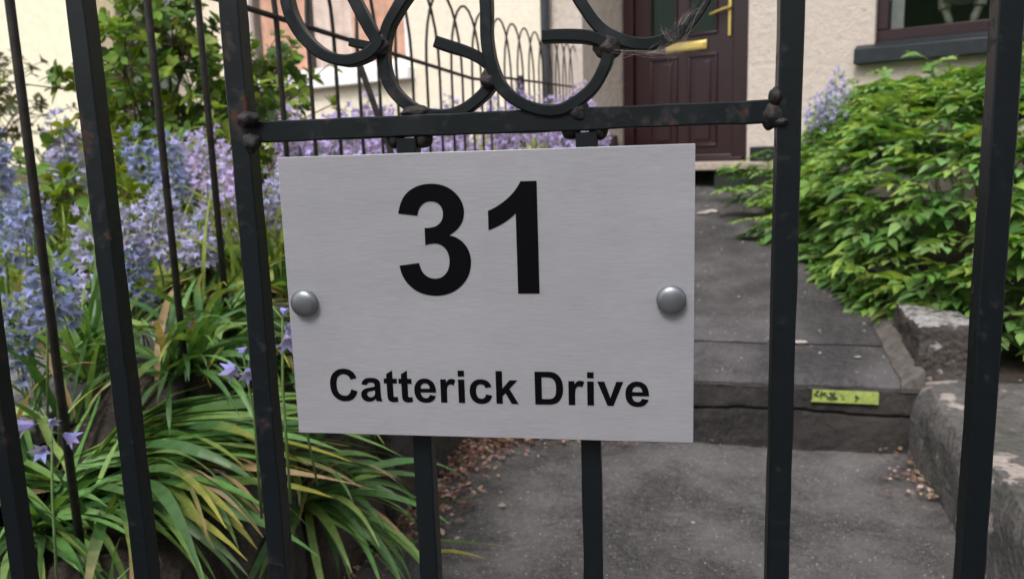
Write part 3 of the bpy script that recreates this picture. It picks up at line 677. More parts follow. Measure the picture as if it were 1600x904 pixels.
# ================================================================== HOOPED RAILING
A0 = Vector((-.631, 1.07, 0)); A1 = Vector((.50, 5.86, 0)); K = 36
def zrail(Y): return (.32 if Y < 3.2 else .32+(Y-3.2)*.055)-.02*(1.2 < Y < 3.4)+.9
def ztop(Y): return .9+.555+max(0, Y-3.1)*.07
RAIL = empty('hooped_railing', (A0.x, A0.y, .55), 0, 'slim black hoop-topped railing between the two front gardens', 'railing')
def kp(k): return A0+(A1-A0)*(k/K)
def rl(q, z): return (q.x-A0.x, q.y-A0.y, z-.55)
for k in range(-2, K-1, 2):
    a, b = kp(k), kp(k+3); v0 = PF.uv(a)[1]; v1 = PF.uv(b)[1]; zt_ = ztop((a.y+b.y)/2); r_ = (b-a).length/2
    pts = [rl(a, bed_z(v0)-.08)]
    for j in range(13):
        t = math.pi*j/12; q = a.lerp(b, .5-.5*math.cos(t)); pts.append(rl(q, zt_-.26+.26*math.sin(t)))
    pts.append(rl(b, bed_z(v1)-.08)); mb = MB(); mb.tube(pts, .0048 if k > 2 else .0062, 7); mb.build('hoop', RAILM, RAIL, auto=0)
mb = MB(); mb.tube([rl(kp(k*.5), zrail(kp(k*.5).y)) for k in range(-6, K*2+1)], .0062, 7); mb.build('cross_rail', RAILM, RAIL, auto=0)
p0 = atY(560, 95, 1.95); p1 = atY(640, 320, 1.95)
mb = MB(); mb.tube([p0-Vector((A0.x, A0.y, .55)), p1-Vector((A0.x, A0.y, .55))], .0075, 8); mb.build('stay', RAILM, RAIL)
for k in (0, 22, 35):
    q = kp(k+.5); mb = MB(); z0 = bed_z(PF.uv(q)[1]); mb.tube([rl(q, z0-.1), rl(q, zrail(q.y)+.02)], .011, 4); mb.build('post', RAILM, RAIL) if k == 22 else None

# ================================================================== PLANTS
def leaf(mb, base, d, n, L, Wd, col, cup=.15, droop=.2, seg=3, shape=None):
    """pointed blade with a folded midrib"""
    d = d.normalized(); s = d.cross(n).normalized(); n = s.cross(d).normalized()
    shape = shape or (.75, 1., .6)
    mid = []; lft = []; rgt = []
    for i in range(seg+2):
        t = i/(seg+1); p = base+d*(L*t)-Vector((0, 0, 1))*(droop*L*t*t)
        w = 0 if i in (0, seg+1) else Wd*.5*shape[i-1]
        mid.append(p); lft.append(p+s*w+n*(w*cup*2)); rgt.append(p-s*w+n*(w*cup*2))
    vs = mid+lft[1:-1]+rgt[1:-1]; k = seg+2; fs = []
    l = lambda i: k+i-1; r = lambda i: k+seg+i-1
    fs.append((0, l(1), 1)); fs.append((0, 1, r(1)))
    for i in range(1, seg): fs += [(i, l(i), l(i+1), i+1), (i, i+1, r(i+1), r(i))]
    fs += [(seg, l(seg), k-1), (seg, k-1, r(seg))]
    mb.add(vs, fs, 0, col)
def vary(c, r, a=.2, hue=.1):
    k = 1+r.uniform(-a, a); return (c[0]*k*(1+r.uniform(-hue, hue*2)), c[1]*k, c[2]*k*(1+r.uniform(-hue, hue)))
UPV = Vector((0, 0, 1))
# --- right-hand leafy shrub
def compound(mb, r, base, d, L, col):
    d = d.normalized(); s = d.cross(UPV); s = s.normalized() if s.length > .1 else Vector((1, 0, 0)); n = s.cross(d)
    if n.z < 0: n = -n
    n = (n+Vector((r.uniform(-.3, .3), r.uniform(-.3, .3), 0))).normalized()
    LL = L*r.uniform(.55, .7)
    for i, (t, sgn) in enumerate([(1, 0), (.86, 1), (.86, -1), (.5, 1), (.5, -1), (.2, 1), (.2, -1)]):
        if i > 4 and r.random() < .35: continue
        p = base+d*(L*.8*t)-UPV*(L*.25*t*t)
        dd = (d*(1 if sgn == 0 else .75)+s*sgn*r.uniform(.55, .95)+UPV*r.uniform(-.25, .15))
        leaf(mb, p, dd, n, LL*r.uniform(.7, 1.05), LL*r.uniform(.36, .50), vary(col, r, .28, .14), .16, r.uniform(.1, .4), 3, (.8, .95, .55))
r = random.Random(21)
SH = fempty('leafy_shrub', PF, 'large bright green leafy shrub spilling over the right edge of the path', 'shrub', 1.3, 1.6, .35)
def shrub_top(u, v):                            # height of the leaf canopy above z = 0
    e = 1-abs((u-1.42)/1.02)**2.4-(abs((v-1.75)/1.62))**3
    if e <= 0: return None
    base = .3+.1*v
    return base + (1.16+.06*(u-1.2)-base+nz(u, v, 2.6, .22)+nz(u, v, 7, .09))*e**.42
TH = PF.o; fl = MB(); cnt = 0
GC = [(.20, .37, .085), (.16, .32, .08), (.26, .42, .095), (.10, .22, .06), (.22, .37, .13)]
def w2s(u, v, z): return Vector((u-1.3, v-1.6, z-.35))
tries = 0
CU, CV, RU, RV = 1.50, 1.95, 1.04, 1.86
def canopy(rho, ph):
    k = (abs(math.cos(ph))**3+abs(math.sin(ph))**3)**(-1/3)
    u = CU+RU*rho*k*math.cos(ph); v = CV+RV*rho*k*math.sin(ph)
    base = .27+.13*v; h = 1.22-.10*(u-1.0)+nz(u, v, 2.6, .17)+nz(u, v, 7, .08)-base
    return u, v, base+h*max(0, 1-rho**3.0)**.44, base
while cnt < 4800:
    ph = r.uniform(math.radians(75), math.radians(385)); t = r.random()**.62; rho = math.sin(t*math.pi/2)
    u, v, z, base = canopy(rho, ph)
    u1, v1, z1, _ = canopy(min(1, rho+.03), ph)
    t1 = Vector((u1-u, v1-v, z1-z)); out = Vector((math.cos(ph), math.sin(ph), 0)); nn = out*max(.05, -t1.z)+UPV*max(.02, t1.to_2d().length); nn.normalize()
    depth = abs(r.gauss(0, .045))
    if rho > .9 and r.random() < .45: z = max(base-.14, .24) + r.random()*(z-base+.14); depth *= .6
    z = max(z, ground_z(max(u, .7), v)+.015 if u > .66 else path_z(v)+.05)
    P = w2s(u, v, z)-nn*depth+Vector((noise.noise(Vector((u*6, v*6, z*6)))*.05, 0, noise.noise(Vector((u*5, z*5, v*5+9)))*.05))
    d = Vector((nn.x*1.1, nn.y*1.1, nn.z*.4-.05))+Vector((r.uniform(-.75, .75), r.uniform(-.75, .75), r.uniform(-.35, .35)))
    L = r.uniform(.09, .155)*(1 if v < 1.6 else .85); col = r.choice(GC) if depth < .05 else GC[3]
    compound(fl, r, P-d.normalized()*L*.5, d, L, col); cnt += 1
# sprays that break the outline on the path side, and upright shoots
for u, v, z, du, dv, L in [(.50, 2.7, .66, -1, -.1, .2), (.48, 2.35, .62, -1, -.3, .2), (.45, 1.9, .56, -1, -.2, .18), (.55, 1.6, .56, -1, -.3, .15), (.5, 2.5, .8, -1, .1, .18), (.52, 2.15, .74, -1, -.2, .18), (.56, 2.9, .78, -1, .1, .18), (.6, 2.2, .9, -1, -.4, .15)]:
    for q in range(4): compound(fl, r, w2s(u+r.uniform(-.03, .08), v+r.uniform(-.1, .1), z+r.uniform(-.04, .04)), Vector((du, dv+r.uniform(-.4, .4), r.uniform(-.1, .4))), L*r.uniform(.7, 1), GC[2])
stm = MB()
for u, v in [(1.15, 2.3), (1.3, 1.9), (1.45, 1.7), (1.55, 1.5), (1.7, 1.3), (1.25, 1.4), (1.85, 1.5), (1.0, 2.6), (1.6, 2.0), (1.9, 1.1), (2.0, 1.4), (2.1, 1.2)]:
    h = shrub_top(u, v) or 1.0; lean = Vector((r.uniform(-.1, .1), r.uniform(-.1, .1), 0)); H_ = r.uniform(.06, .16)
    a = w2s(u, v, h-.25); b = w2s(u, v, h+H_)+lean; stm.tube([a, (a+b)/2, b], .003, 5)
    for q in range(6): compound(fl, r, a.lerp(b, .45+.1*q), Vector((r.uniform(-1, 1), r.uniform(-1, 1), r.uniform(.1, .9))), r.uniform(.06, .1), GC[r.choice((0, 2))])
for q in range(60):
    u = r.uniform(.8, 2.2); v = r.uniform(.4, 3); h = (shrub_top(u, v) or .6)-.08
    stm.tube([w2s(1.3+(u-1.3)*.6, 1.6+(v-1.6)*.6, ground_z(.8, v)-.02), w2s(1.3+(u-1.3)*.85, 1.6+(v-1.6)*.85, .2+h*.5), w2s(u, v, h)], .004, 5)
for px_, py_, Y_ in ((1150, 262, 4.7), (1165, 255, 4.7), (1185, 258, 4.6), (1150, 296, 4.4), (1170, 290, 4.4), (1190, 296, 4.3), (1180, 350, 3.9), (1195, 340, 3.9), (1205, 310, 4.1), (1200, 235, 4.8)):
    a = atY(px_, py_, Y_)-PF.w(1.3, 1.6, .35); a = Matrix.Rotation(PF.a, 3, 'Z') @ a; b = a+Vector((.35, .05, -.12)); stm.tube([b, a.lerp(b, .5)+UPV*.02, a], .003, 5)
    for q in range(6): compound(fl, r, a.lerp(b, q*.09)+Vector((0, r.uniform(-.03, .03), r.uniform(-.02, .02))), Vector((-1, r.uniform(-.6, .6), r.uniform(-.3, .3))), r.uniform(.09, .13), r.choice(GC))
for q in range(140):
    ph = r.uniform(math.radians(150), math.radians(330)); u, v, z, base = canopy(r.uniform(.9, 1), ph)
    compound(fl, r, w2s(u, v, z-.05), Vector((math.cos(ph)+r.uniform(-.4, .4), math.sin(ph)+r.uniform(-.4, .4), r.uniform(-.2, .7))), r.uniform(.1, .17), r.choice(GC))
for q in range(70):
    u, v, z, base = canopy(r.random()**.5*.85, r.uniform(0, 6.28)); H_ = r.uniform(.02, .07)
    for k in range(3): compound(fl, r, w2s(u, v, z+H_*k/2), Vector((r.uniform(-1, 1), r.uniform(-1, 1), r.uniform(.1, .7))), r.uniform(.08, .12), r.choice(GC))
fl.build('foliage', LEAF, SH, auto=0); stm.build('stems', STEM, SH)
# a taller yellowish shrub behind, at the right edge
r = random.Random(22); TS = fempty('tall_shrub', PF, 'taller yellow-tipped shrub in front of the window at the right edge', 'shrub', 2.3, .95, .35)
fl = MB(); stm = MB()
for q in range(46):
    a = r.random()*6.28; rad = r.random()**.5*.5; x = rad*math.cos(a); y = rad*math.sin(a)*1.2; h = r.uniform(.85, 1.12)-rad*.3
    top = Vector((x*1.2, y*1.2, h)); bot = Vector((x*.4, y*.4, 0)); stm.tube([bot, bot.lerp(top, .5)+Vector((0, 0, .05)), top], .004, 5)
    for k in range(16):
        t = .25+.75*k/15; compound(fl, r, bot.lerp(top, t), Vector((r.uniform(-1, 1), r.uniform(-1, 1), r.uniform(-.2, .6))), r.uniform(.07, .11), r.choice([(.16, .21, .035), (.11, .19, .03), (.2, .22, .05)]))
fl.build('foliage', LEAF, TS, auto=0); stm.build('stems', STEM, TS)

# --- left bush/tree with rounded leaves in rosettes
def bush(name, loc, label, tips, nr, Ls, cols, seed, spread=.12, cat='shrub'):
    r = random.Random(seed); B = empty(name, loc, 0, label, cat); fl = MB(); st = MB(); loc = Vector(loc)
    for tip in tips:
        t = tip-loc; mid = Vector((t.x*.35, t.y*.35, t.z*.55)); pts = smooth_pts([Vector((r.uniform(-.03, .03), r.uniform(-.03, .03), 0)), mid+Vector((r.uniform(-.05, .05),)*3), t], 4)
        st.tube(pts, [.007*(1-k/len(pts))+.002 for k in range(len(pts))], 6)
        for q in range(nr):
            f = Vector((r.gauss(0, spread), r.gauss(0, spread), r.gauss(0, spread*.8))); c = t+f
            st.tube([t*.92, c], .0022, 4)
            ax = (f.normalized()+Vector((0, 0, .8)) + Vector((r.uniform(-.4, .4),)*3)).normalized(); col = r.choice(cols)
            s = ax.orthogonal().normalized()
            for k in range(r.randint(5, 8)):
                a = k*2.4+r.random(); dd = (Matrix.Rotation(a, 3, ax) @ s)+ax*r.uniform(.1, .9)
                L = r.uniform(*Ls); leaf(fl, c-ax*.02*r.random(), dd, ax, L, L*r.uniform(.42, .55), vary(col, r, .25, .12), .1, .15, 3, (.6, 1., .9))
    fl.build('foliage', LEAF, B, auto=0); st.build('branches', BARK, B); return B
tp = [(250, -20), (230, 25), (200, 45), (270, 40), (190, 95), (235, 85), (180, 130), (225, 135), (170, 165), (130, 120), (205, 190), (250, 170), (290, 70), (310, 60), (305, 120), (340, 130), (300, 180), (350, 190), (280, 220), (240, 250), (200, 270), (170, 290), (400, 110), (425, 150), (445, 90), (440, 190), (400, 180), (420, 225), (460, 140), (380, 140), (260, 200), (330, 220), (215, 230), (150, 210)]
r = random.Random(4)
bush('privet_bush', (-1.30, 2.95, .55), 'open branched bush with rounded glossy leaves in front of the cream wall', [atY(x, y, r.uniform(2.7, 3.3)) for x, y in tp], 14, (.042, .062), [(.13, .25, .03), (.09, .19, .03), (.20, .30, .035), (.05, .11, .025)], 11, .075)
bush('olive_bush', (-3.0, 4.4, .5), 'dull olive bush at the left edge against the pale wall', [atY(x, y, r.uniform(4.1, 4.6)) for x, y in [(5, 120), (20, 140), (-5, 160), (25, 175), (-20, 110), (5, 200), (-30, 150), (40, 195)]], 7, (.04, .06), [(.07, .08, .035), (.1, .11, .05)], 12, .1)
# low leafy green plants behind the railing
for i, (px_, py_, Y, sp_, lab) in enumerate([(190, 255, 2.7, .13, 'loose green plant under the privet bush'), (150, 335, 2.2, .12, 'yellow-green leafy plant behind the second gate bar'), (110, 260, 3.0, .16, 'tall green foliage below the far pale bluebells at the left'),
        (290, 420, 1.95, .07, 'broad-leaved green weed beside the paving'), (120, 450, 1.75, .06, 'small leafy weed at the paving edge near the left bar'), (60, 330, 2.3, .14, 'green leafy plant among the leftmost bluebells'), (340, 260, 2.6, .12, 'dark green plant behind the bluebells left of the gate post'), (230, 300, 2.5, .12, 'green plant between the two bluebell drifts')]):
    P = atY(px_, py_, Y); u, v = PF.uv(P); g = ground_z(min(u, -1.03), v)
    tips = [P+Vector((r.gauss(0, sp_*.8), r.gauss(0, sp_*.5), r.uniform(-1, 0.5)*min(.2, max(.04, P.z-g)*.7))) for _ in range(12)]
    bush('leafy_plant', (P.x, P.y, g), lab, tips, 3, (.04, .08), [(.2, .3, .04), (.13, .23, .035), (.26, .32, .05)], 30+i, .05, 'plant')

# --- bluebells
r = random.Random(31)
def floret(mb, c, d, sz, col, r):
    d = d.normalized(); s = d.orthogonal().normalized(); L = sz
    ring = []
    for k in range(6):
        a = k*math.pi/3+r.random()*.3; rd = Matrix.Rotation(a, 3, d) @ s; t2 = d.cross(rd)
        cc = vary(col, r, .16, .06)
        b0 = c+rd*sz*.08; b1 = c+d*L*.6+rd*sz*.32; b2 = c+d*L*.85+rd*sz*.75
        w = sz*.19
        mb.add([b0-t2*w*.5, b0+t2*w*.5, b1+t2*w, b1-t2*w, b2], [(0, 1, 2, 3), (3, 2, 4)], 0, cc)
SPK = []
def make_spike(seed, nfl, length, col):
    r = random.Random(seed); mb = MB(); lean = Vector((r.uniform(-.03, .03), r.uniform(-.03, .03), 0))
    pts = [Vector((0, 0, -.36)), Vector((0, 0, -.15))+lean*.2, Vector((0, 0, -length*.5)), lean]
    mb.tube(pts, [.0028, .0025, .002, .001], 5, 1)
    for k in range(nfl):
        t = k/nfl; z = -length*(1-t); a = k*2.4; rad = .014+.013*(1-t)
        o = Vector((math.cos(a)*rad, math.sin(a)*rad, z+r.uniform(-.004, .004)))+lean*t
        d = Vector((math.cos(a), math.sin(a), r.uniform(-.8, .1) if t < .8 else .7)); s_ = (.027 if t < .75 else .017)*r.uniform(.85, 1.15)
        mb.tube([Vector((0, 0, z+.006))+lean*t, o], .0008, 3, 1); floret(mb, o, d, s_, col, r)
    me = mb.build('flower_spike', [PETAL, STEM], auto=0); d_ = me.data; bpy.data.objects.remove(me); return d_
BLUE = (.34, .36, .78); LIL = (.56, .50, .90); PALE = (.50, .51, .86); CRM = (.62, .66, .42)
SPK = {'b': [make_spike(50+i, 18+i, .13, (.30, .35, .66)) for i in range(3)], 'l': [make_spike(60+i, 18+i*2, .12, LIL) for i in range(4)],
       'p': [make_spike(70+i, 20, .13, PALE) for i in range(3)], 'w': [make_spike(80+i, 18, .12, CRM) for i in range(2)], 's': [make_spike(90+i, 4, .06, (.38, .38, .80)) for i in range(2)]}
def ribbon(mb, pts, Wd, cols, fold=.25, side=None):
    n = len(pts); vs = []; cs = []; roll = rnd.uniform(-.7, .7); wv = rnd.uniform(0, 6)
    for i, p in enumerate(pts):
        t = (pts[min(i+1, n-1)]-pts[max(i-1, 0)]).normalized(); s = t.cross(UPV)
        s = s.normalized() if s.length > .15 else (side or Vector((1, 0, 0)))
        s = Matrix.Rotation(roll+.35*math.sin(i*.8+wv), 3, t) @ s; nn = s.cross(t); f = i/(n-1); w = Wd*.5*(min(1, .5+f*2.5))*(1-max(0, f-.55)/.45)**.8+.0004
        vs += [p-s*w+nn*w*fold, p, p+s*w+nn*w*fold]
    for i in range(n-1):
        a = 3*i; mb.add([vs[a], vs[a+1], vs[a+2], vs[a+3], vs[a+4], vs[a+5]], [(0, 1, 4, 3), (1, 2, 5, 4)], 0, cols[min(i, len(cols)-1)])
def arch(r, base, az, el, L, sag, ground=True, n=11):
    d = Vector((math.cos(az)*math.cos(el), math.sin(az)*math.cos(el), math.sin(el))); p = Vector(base); pts = [p.copy()]; tw = r.uniform(-.06, .06)
    for k in range(n):
        p = p+d*(L/n); d = (d+Vector((tw*-d.y, tw*d.x, -sag*(.35+.9*k/n)))).normalized()
        if ground:
            u, v = PF.uv(p); g = ground_z(u, v)+.012
            if p.z < g and u < -.7 or p.z < .012: p.z = max(g if u < -.7 else .012, p.z); d.z = max(d.z, -.02); d.normalize()
        pts.append(p.copy())
    return pts
GR = [(.12, .26, .075), (.16, .32, .09), (.08, .18, .055), (.21, .34, .10)]; GR.append((.06, .14, .045)); YE = (.42, .38, .07); TAN = (.40, .28, .15)
def strapcols(r, n=11, yl=.2):
    c = vary(r.choice(GR), r, .2, .1); q = r.random(); out = []
    for i in range(n):
        f = i/n; k = 0 if q > yl else max(0, (f-.45)/.5); e = YE if q < yl*.7 else TAN
        out.append(tuple(a*(1-min(1, k))+b*min(1, k) for a, b in zip(c, e)))
    if q > .96: out = [TAN]*n
    return out
def tuft(r, mb, base, n, L, az0, azs, el=(.6, 1.3), Wd=.012, sag=.22, yl=.2):
    for _ in range(n):
        az = az0+r.gauss(0, azs); b = Vector(base)+Vector((r.gauss(0, .02), r.gauss(0, .02), 0))
        ribbon(mb, arch(r, b, az, r.uniform(*el), L*r.uniform(.6, 1.1), sag*r.uniform(.7, 1.3)), Wd*r.uniform(.7, 1.15), strapcols(r, 11, yl))
def bb_clump(label, spikes, leaves=8, group='bluebells in the left garden', leafL=.22):
    """spikes: (px, py, Y, type)"""
    P = [atY(x, y, Y) for x, y, Y, _ in spikes]; c = sum(P, Vector())/len(P); u, v = PF.uv(c)
    g = ground_z(u, v); root = empty('bluebell_clump', (c.x, c.y, g), 0, label, 'bluebells', group)
    for p, s in zip(P, spikes):
        me = r.choice(SPK[s[3]]); o = bpy.data.objects.new('flower_spike', me); S.collection.objects.link(o); o.parent = root
        o.location = p-Vector((c.x, c.y, g)); o.rotation_euler = (r.uniform(-.12, .12), r.uniform(-.12, .12), r.uniform(0, 6.28))
        k = r.uniform(.9, 1.12)*(.72 if s[2] < 1.45 else .85 if s[2] < 2.0 else 1 if s[2] < 2.4 else 1.12); o.scale = (k, k, k)
    if leaves:
        mb = MB(); tuft(r, mb, (c.x, c.y, g), leaves, leafL, r.uniform(0, 6.28), 2.5, (.8, 1.45), .011, .12)
        mb.v = [(a-c.x, b-c.y, z-g) for a, b, z in mb.v]; mb.build('leaves', STRAP, root, auto=0)
def sc(n, x0, x1, y0, y1, Y0, Y1, ty): return [(r.uniform(x0, x1), r.uniform(y0, y1), r.uniform(Y0, Y1), r.choice(ty)) for _ in range(n)]
bb_clump('tall hazy blue bluebells cut by the left edge of the photo, topmost bunch', sc(4, -20, 45, 195, 260, 1.7, 2.0, 'bp'))
bb_clump('blue bluebells at the left edge below the topmost bunch', sc(3, -20, 40, 280, 350, 1.5, 1.75, 'b'))
bb_clump('lowest blue bluebells at the left edge, beside the foot of the first railing bar', sc(3, -15, 30, 400, 540, 1.3, 1.5, 'b'))
bb_clump('dense blue bluebell heads crossing the first thin railing bar', [(45, 285, 1.3, 'b'), (38, 292, 1.35, 'b')])
bb_clump('round blue-grey bluebell head hiding the middle of the first railing bar', [(76, 395, 1.12, 'b'), (84, 402, 1.15, 'b')])
bb_clump('far pale bluebells against the pale yellow wall', [(92, 172, 2.6, 'p')]+sc(4, 62, 128, 190, 225, 2.4, 2.8, 'p'))
bb_clump('large pale lilac bluebell heads just right of the second gate bar', sc(4, 192, 236, 318, 350, 1.55, 1.75, 'p')+[(140, 325, 1.7, 'p'), (132, 390, 1.6, 'p'), (205, 380, 1.6, 'b'), (212, 392, 1.6, 'b')])
bb_clump('high pale bluebells under the bush, left of the third thin bar', sc(4, 215, 268, 172, 240, 2.2, 2.5, 'pb'))
bb_clump('high lilac bluebells between the two thin bars under the bush', sc(4, 272, 325, 178, 235, 2.2, 2.5, 'pl'))
bb_clump('lilac bluebells to the left of the gate post, upper bunch', sc(3, 300, 350, 215, 290, 1.9, 2.2, 'lp'))
bb_clump('open lilac bluebells leaning left at mid height beside the third thin bar', sc(3, 225, 268, 275, 300, 1.8, 2.0, 'p'))
bb_clump('lilac bluebells low between the thin bars', sc(3, 245, 320, 318, 350, 1.75, 1.9, 'p'))
bb_clump('purple bluebells close to the left of the gate post', sc(4, 335, 378, 215, 340, 1.75, 2.0, 'l'))
bb_clump('purple bluebells in the gap between gate post and sign', sc(5, 408, 460, 230, 330, 1.8, 2.1, 'lp'), 4)
bb_clump('drooping lilac bluebell stalk hugging the left edge of the sign', [(440, 470, 1.05, 's'), (452, 500, 1.1, 's')], 3)
bb_clump('single small bluebell low beside the left gate post', [(378, 530, 1.05, 's')], 2)
bb_clump('small mauve bluebell nodding low between the first two gate bars', [(80, 640, .92, 's')], 2)
ORD = 'first second third fourth fifth sixth seventh eighth ninth tenth eleventh twelfth'.split()

for i in range(7):
    x = 455+i*28; top = [160, 185, 178, 165, 150, 165, 170][i]
    bb_clump(f'{ORD[i]} lilac bluebell bunch from the gate post, above the left half of the sign', sc(7, x-14, x+14, top+8, 235, 2.5, 3.2, 'l')+[(x, top, 2.9, 'l')], 3, 'bluebells above the left half of the sign')
for i in range(12):
    x = 655+i*25; top = [178, 172, 148, 160, 160, 150, 128, 148, 152, 150, 128, 165][i]
    if x > 935: continue
    bb_clump(f'{ORD[i]} lilac bluebell bunch from the left, above the right half of the sign', sc(8, x-13, x+13, top+8, 235, 3.4, 4.6, 'lllw' if 680 < x < 860 else 'l')+[(x, top, 4.0, 'l')], 3, 'bluebells massed above the right half of the sign')
bb_clump('pale bluebells rising behind the leafy shrub near the house wall', [(1303, 108, 4.3, 'p'), (1290, 140, 4.2, 'p'), (1275, 150, 4.2, 'p'), (1312, 140, 4.1, 'p')], 0, None)

# --- strap-leaved clumps flopping over the bed edge
r = random.Random(77)
E_ = PF.d; azp = math.atan2(E_.y, E_.x)          # azimuth pointing across the path
def strap_clump(label, u, v, n, L, az, azs, el=(.5, 1.2), Wd=.014, sag=.22, yl=.25, z=None):
    g = ground_z(u, v) if z is None else z; w = PF.w(u, v, g); root = empty('strap_leaf_clump', w, 0, label, 'plant', 'strap-leaved clumps in the left bed')
    mb = MB(); tuft(r, mb, w, n, L, azp+az, azs, el, Wd, sag, yl); mb.v = [(a-w.x, b-w.y, c-w.z) for a, b, c in mb.v]; mb.build('leaves', STRAP, root, auto=0)
strap_clump('long strap leaves with withered tips lying almost flat over the pale-patched rock', -.90, -1.40, 75, .42, .36, .16, (-.05, .28), .017, .05, .25, .43)
strap_clump('glossy green strap leaves arching down over the rock at the bottom left', -.86, -1.42, 46, .38, -.30, .3, (.0, .5), .018, .15, .25, .38)
strap_clump('strap leaves sprawling across the bottom left corner', -.95, -1.50, 60, .28, -.3, .9, (.0, .8), .014, .16, .2, .35)
strap_clump('strap leaves hanging down to the left at the bottom left corner', -.97, -1.46, 55, .34, math.pi+.55, .45, (.0, .7), .016, .18, .15, .40)
strap_clump('upright fresh strap leaves around the feet of the thin railing bars', -.88, -1.15, 60, .26, .2, 1.0, (.1, 1.1), .012, .17, .25)
strap_clump('short green leaves hiding the flat stone between the second gate bar and the gate post', -.84, -1.27, 70, .22, .3, 1.5, (.2, 1.2), .013, .2, .2)
strap_clump('tangled strap leaves left of the sign near its fixing cap', -.84, -.85, 60, .30, .2, 1.0, (.3, 1.2), .013, .18, .25)
strap_clump('strap leaves drooping below the lower left corner of the sign', -.78, -1.08, 70, .30, -.1, .6, (.1, 1.0), .014, .2, .25)
strap_clump('dark strap leaves fanning out over the path to the right of the gate post', -.71, -1.14, 55, .32, -.2, .8, (-.1, .9), .014, .2, .12, .25)
strap_clump('strap leaves hanging from the rock edge beneath the sign', -.74, -.76, 40, .24, 0, .8, (.2, 1.0), .013, .25, .2)
strap_clump('thin fresh leaves rising among the leftmost bluebells', -1.05, -1.25, 60, .30, .4, 2, (.6, 1.4), .009, .1, .1)
strap_clump('grassy leaves by the paving behind the third thin bar', -.92, -.55, 50, .26, .5, 2, (.5, 1.4), .010, .16, .3)
r = random.Random(78)
def grass(label, px_, py_, Y, n, L):
    P = atY(px_, py_, Y); u, v = PF.uv(P); g = ground_z(u, v); root = empty('grass_tuft', (P.x, P.y, g), 0, label, 'grass', 'grassy tufts between the bluebells')
    mb = MB()
    for q in range(n):
        b = (P.x+r.gauss(0, .07), P.y+r.gauss(0, .07), g)
        ribbon(mb, arch(r, b, r.uniform(0, 6.28), r.uniform(.8, 1.45), L*r.uniform(.6, 1.1), .12), .010*r.uniform(.7, 1.2), [vary(r.choice([(.24, .34, .06), (.17, .28, .05), (.3, .38, .08)]), r)])
    mb.v = [(a-P.x, b-P.y, c-g) for a, b, c in mb.v]; mb.build('leaves', STRAP, root, auto=0)
for a in (('bright grassy tuft right of the first thin railing bar, below the far bluebells', 110, 400, 2.2, 60, .36), ('grassy tuft behind the second gate bar at mid height', 165, 400, 2.0, 45, .32),
          ('grassy tuft among the lilac bluebells between the thin bars', 255, 400, 2.1, 45, .28), ('grassy tuft left of the gate post below the purple bluebells', 335, 420, 2.0, 45, .26),
          ('hazy grassy tuft among the leftmost bluebells', 30, 430, 1.9, 50, .34), ('grassy tuft under the privet bush', 215, 330, 2.6, 90, .45), ('grassy tuft between gate post and sign', 430, 420, 1.9, 60, .32)): grass(*a)
# single long leaves reaching on to the path
mb = MB(); w0 = PF.w(-.66, -1.0, .03)
for tgt, W_, yl in (((560, 850), (790, 853), 0), ((600, 835), (758, 790), 0), ((640, 862), (762, 873), 1), ((520, 780), (660, 775), 0), ((540, 800), (600, 904), 0)):
    a = onz(*tgt, .03); b = onz(*W_, .012)
    if W_ == (758, 790): b.z = .05
    s0 = PF.w(-.74, -1.0, .12); m1 = a.lerp(s0, .4)+Vector((0, 0, .03))
    pts = smooth_pts([s0, m1, a, a.lerp(b, .55)+Vector((0, 0, .012)), b], 3)
    ribbon(mb, pts, .014, [(.10, .18, .03)]*6+([(.3, .28, .05)]*7 if yl else [(.10, .18, .03)]*5+[(.3, .26, .08)]))
mb.v = [(a-w0.x, b-w0.y, c-w0.z) for a, b, c in mb.v]
tag(mb.build('fallen_leaves', STRAP, auto=0, loc=w0), 'few long leaves lying out across the path with yellow tips', 'leaves')

# ------------------------------------------------------------------ litter and specks
r = random.Random(9)
def flake(mb, p, s, col, r):
    n = Vector((r.uniform(-.5, .5), r.uniform(-.5, .5), 1)).normalized(); t = n.orthogonal().normalized(); t = Matrix.Rotation(r.random()*6.28, 3, n) @ t; b = n.cross(t)
    mb.add([p-t*s, p-b*s*.6+n*s*.2, p+t*s+n*s*.1, p+b*s*.6+n*s*.25], [(0, 1, 2, 3)], 0, col)
mb = MB(); PC = [(.38, .23, .20), (.26, .155, .12), (.46, .35, .24), (.18, .11, .08), (.52, .42, .38), (.14, .09, .07)]
for _ in range(2600):
    q = r.random()
    if q < .75: v = r.uniform(-.85, .0); u = -.74+abs(r.gauss(0, .075))+max(0, v+.35)*.5*r.random()*1.2
    elif q < .9: v = r.uniform(-.12, 0); u = -.75+abs(r.gauss(0, .25))
    else: v = r.uniform(-1.2, -.7); u = -.74+abs(r.gauss(0, .05))
    p = PF.w(u, v, .008+r.random()*.02); flake(mb, p, r.uniform(.004, .013), vary(r.choice(PC), r, .3), r)
tag(mb.build('fallen_petals', PETAL, auto=0, smooth=False), 'drift of fallen pink and brown petals along the left edge of the path', 'petals', kind='stuff')
mb = MB()
for _ in range(110):
    v = r.uniform(-.35, -.01); u = .62-abs(r.gauss(0, .05)); flake(mb, PF.w(u, v, .012+r.random()*.012), r.uniform(.004, .012), vary(r.choice(PC[1:5]), r, .3), r)
tag(mb.build('leaf_litter', PETAL, auto=0, smooth=False), 'scatter of dry brown leaf bits where the step meets the kerb wall', 'leaf litter', kind='stuff')
mb = MB()
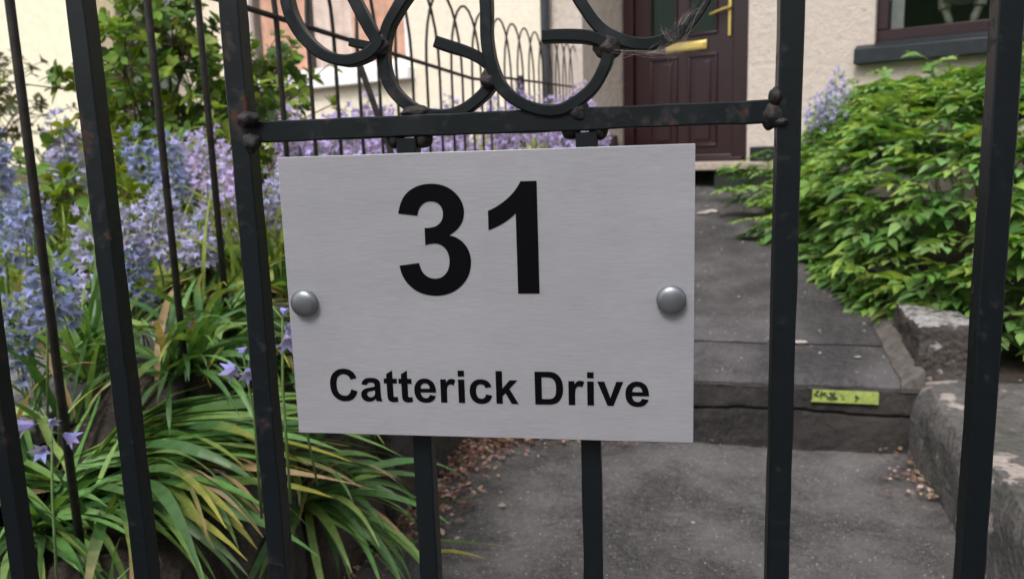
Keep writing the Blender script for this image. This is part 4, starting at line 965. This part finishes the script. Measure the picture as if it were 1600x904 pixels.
for _ in range(260):
    v = -r.random()**1.2*1.6; u = r.uniform(-.68, .62); s = r.uniform(.0008, .002)*(2.2 if r.random() < .06 else 1)
    blob(mb, PF.w(u, v, .004+nz(u, v, 3, .008)), s, _, (1.3, 1, .5), .4, 2, 3)
for _ in range(90):
    v = r.random()**.7*3.2; u = r.uniform(-.1, .6); blob(mb, PF.w(u, v, path_z(v)+.004), r.uniform(.0015, .005), _, (1.3, 1, .5), .4, 2, 3)
tag(mb.build('grit', PEB, auto=0), 'pale grit scattered over the dark path', 'grit', kind='stuff')
mb = MB()
for px_, py_, s in ((1098, 333, .03), (1112, 330, .035), (1104, 322, .012), (1340, 557, .008), (1225, 532, .028), (1250, 534, .018), (1350, 505, .006), (1210, 529, .012)):
    n_ = (UPV-PF.n*.145).normalized(); q = onpl(px_, py_, PF.w(0, 0, .214), n_)
    blob(mb, q, s, px_, (1.2, .7, .22), .9, 2.5, 7)
tag(mb.build('mortar_splashes', PEB, auto=0), 'pale dried mortar splashes on the upper path', 'mortar', kind='stuff')

# ------------------------------------------------------------------ hedge across the street, behind the camera (seen in reflections)
r = random.Random(3)
for i in range(7):
    x = -9+i*3.2+r.uniform(-.5, .5); y = -9+r.uniform(-1, 1); h = r.uniform(5.5, 7.5)
    T = empty('street_tree', (x, y, -.06), 0, f'round green tree across the street behind the camera, {"first second third fourth fifth sixth seventh".split()[i]} from the west end', 'tree', 'trees across the street')
    mb = MB(); mb.tube([(0, 0, 0), (.05, 0, h*.4), (0, .05, h*.6)], [.14, .11, .08], 8); mb.build('trunk', BARK, T)
    mb = MB()
    for q in range(900):
        d = Vector((r.gauss(0, 1), r.gauss(0, 1), r.gauss(0, 1))).normalized()*(r.random()**.4)
        leaf(mb, Vector((d.x*2.0, d.y*1.6, h*.55+d.z*h*.42)), Vector((r.uniform(-1, 1), r.uniform(-1, 1), r.uniform(-.5, .5))), Vector((r.uniform(-1, 1), r.uniform(-1, 1), 1)), .6, .42, vary((.05, .09, .02), r))
    mb.build('crown', LEAF, T, auto=0)
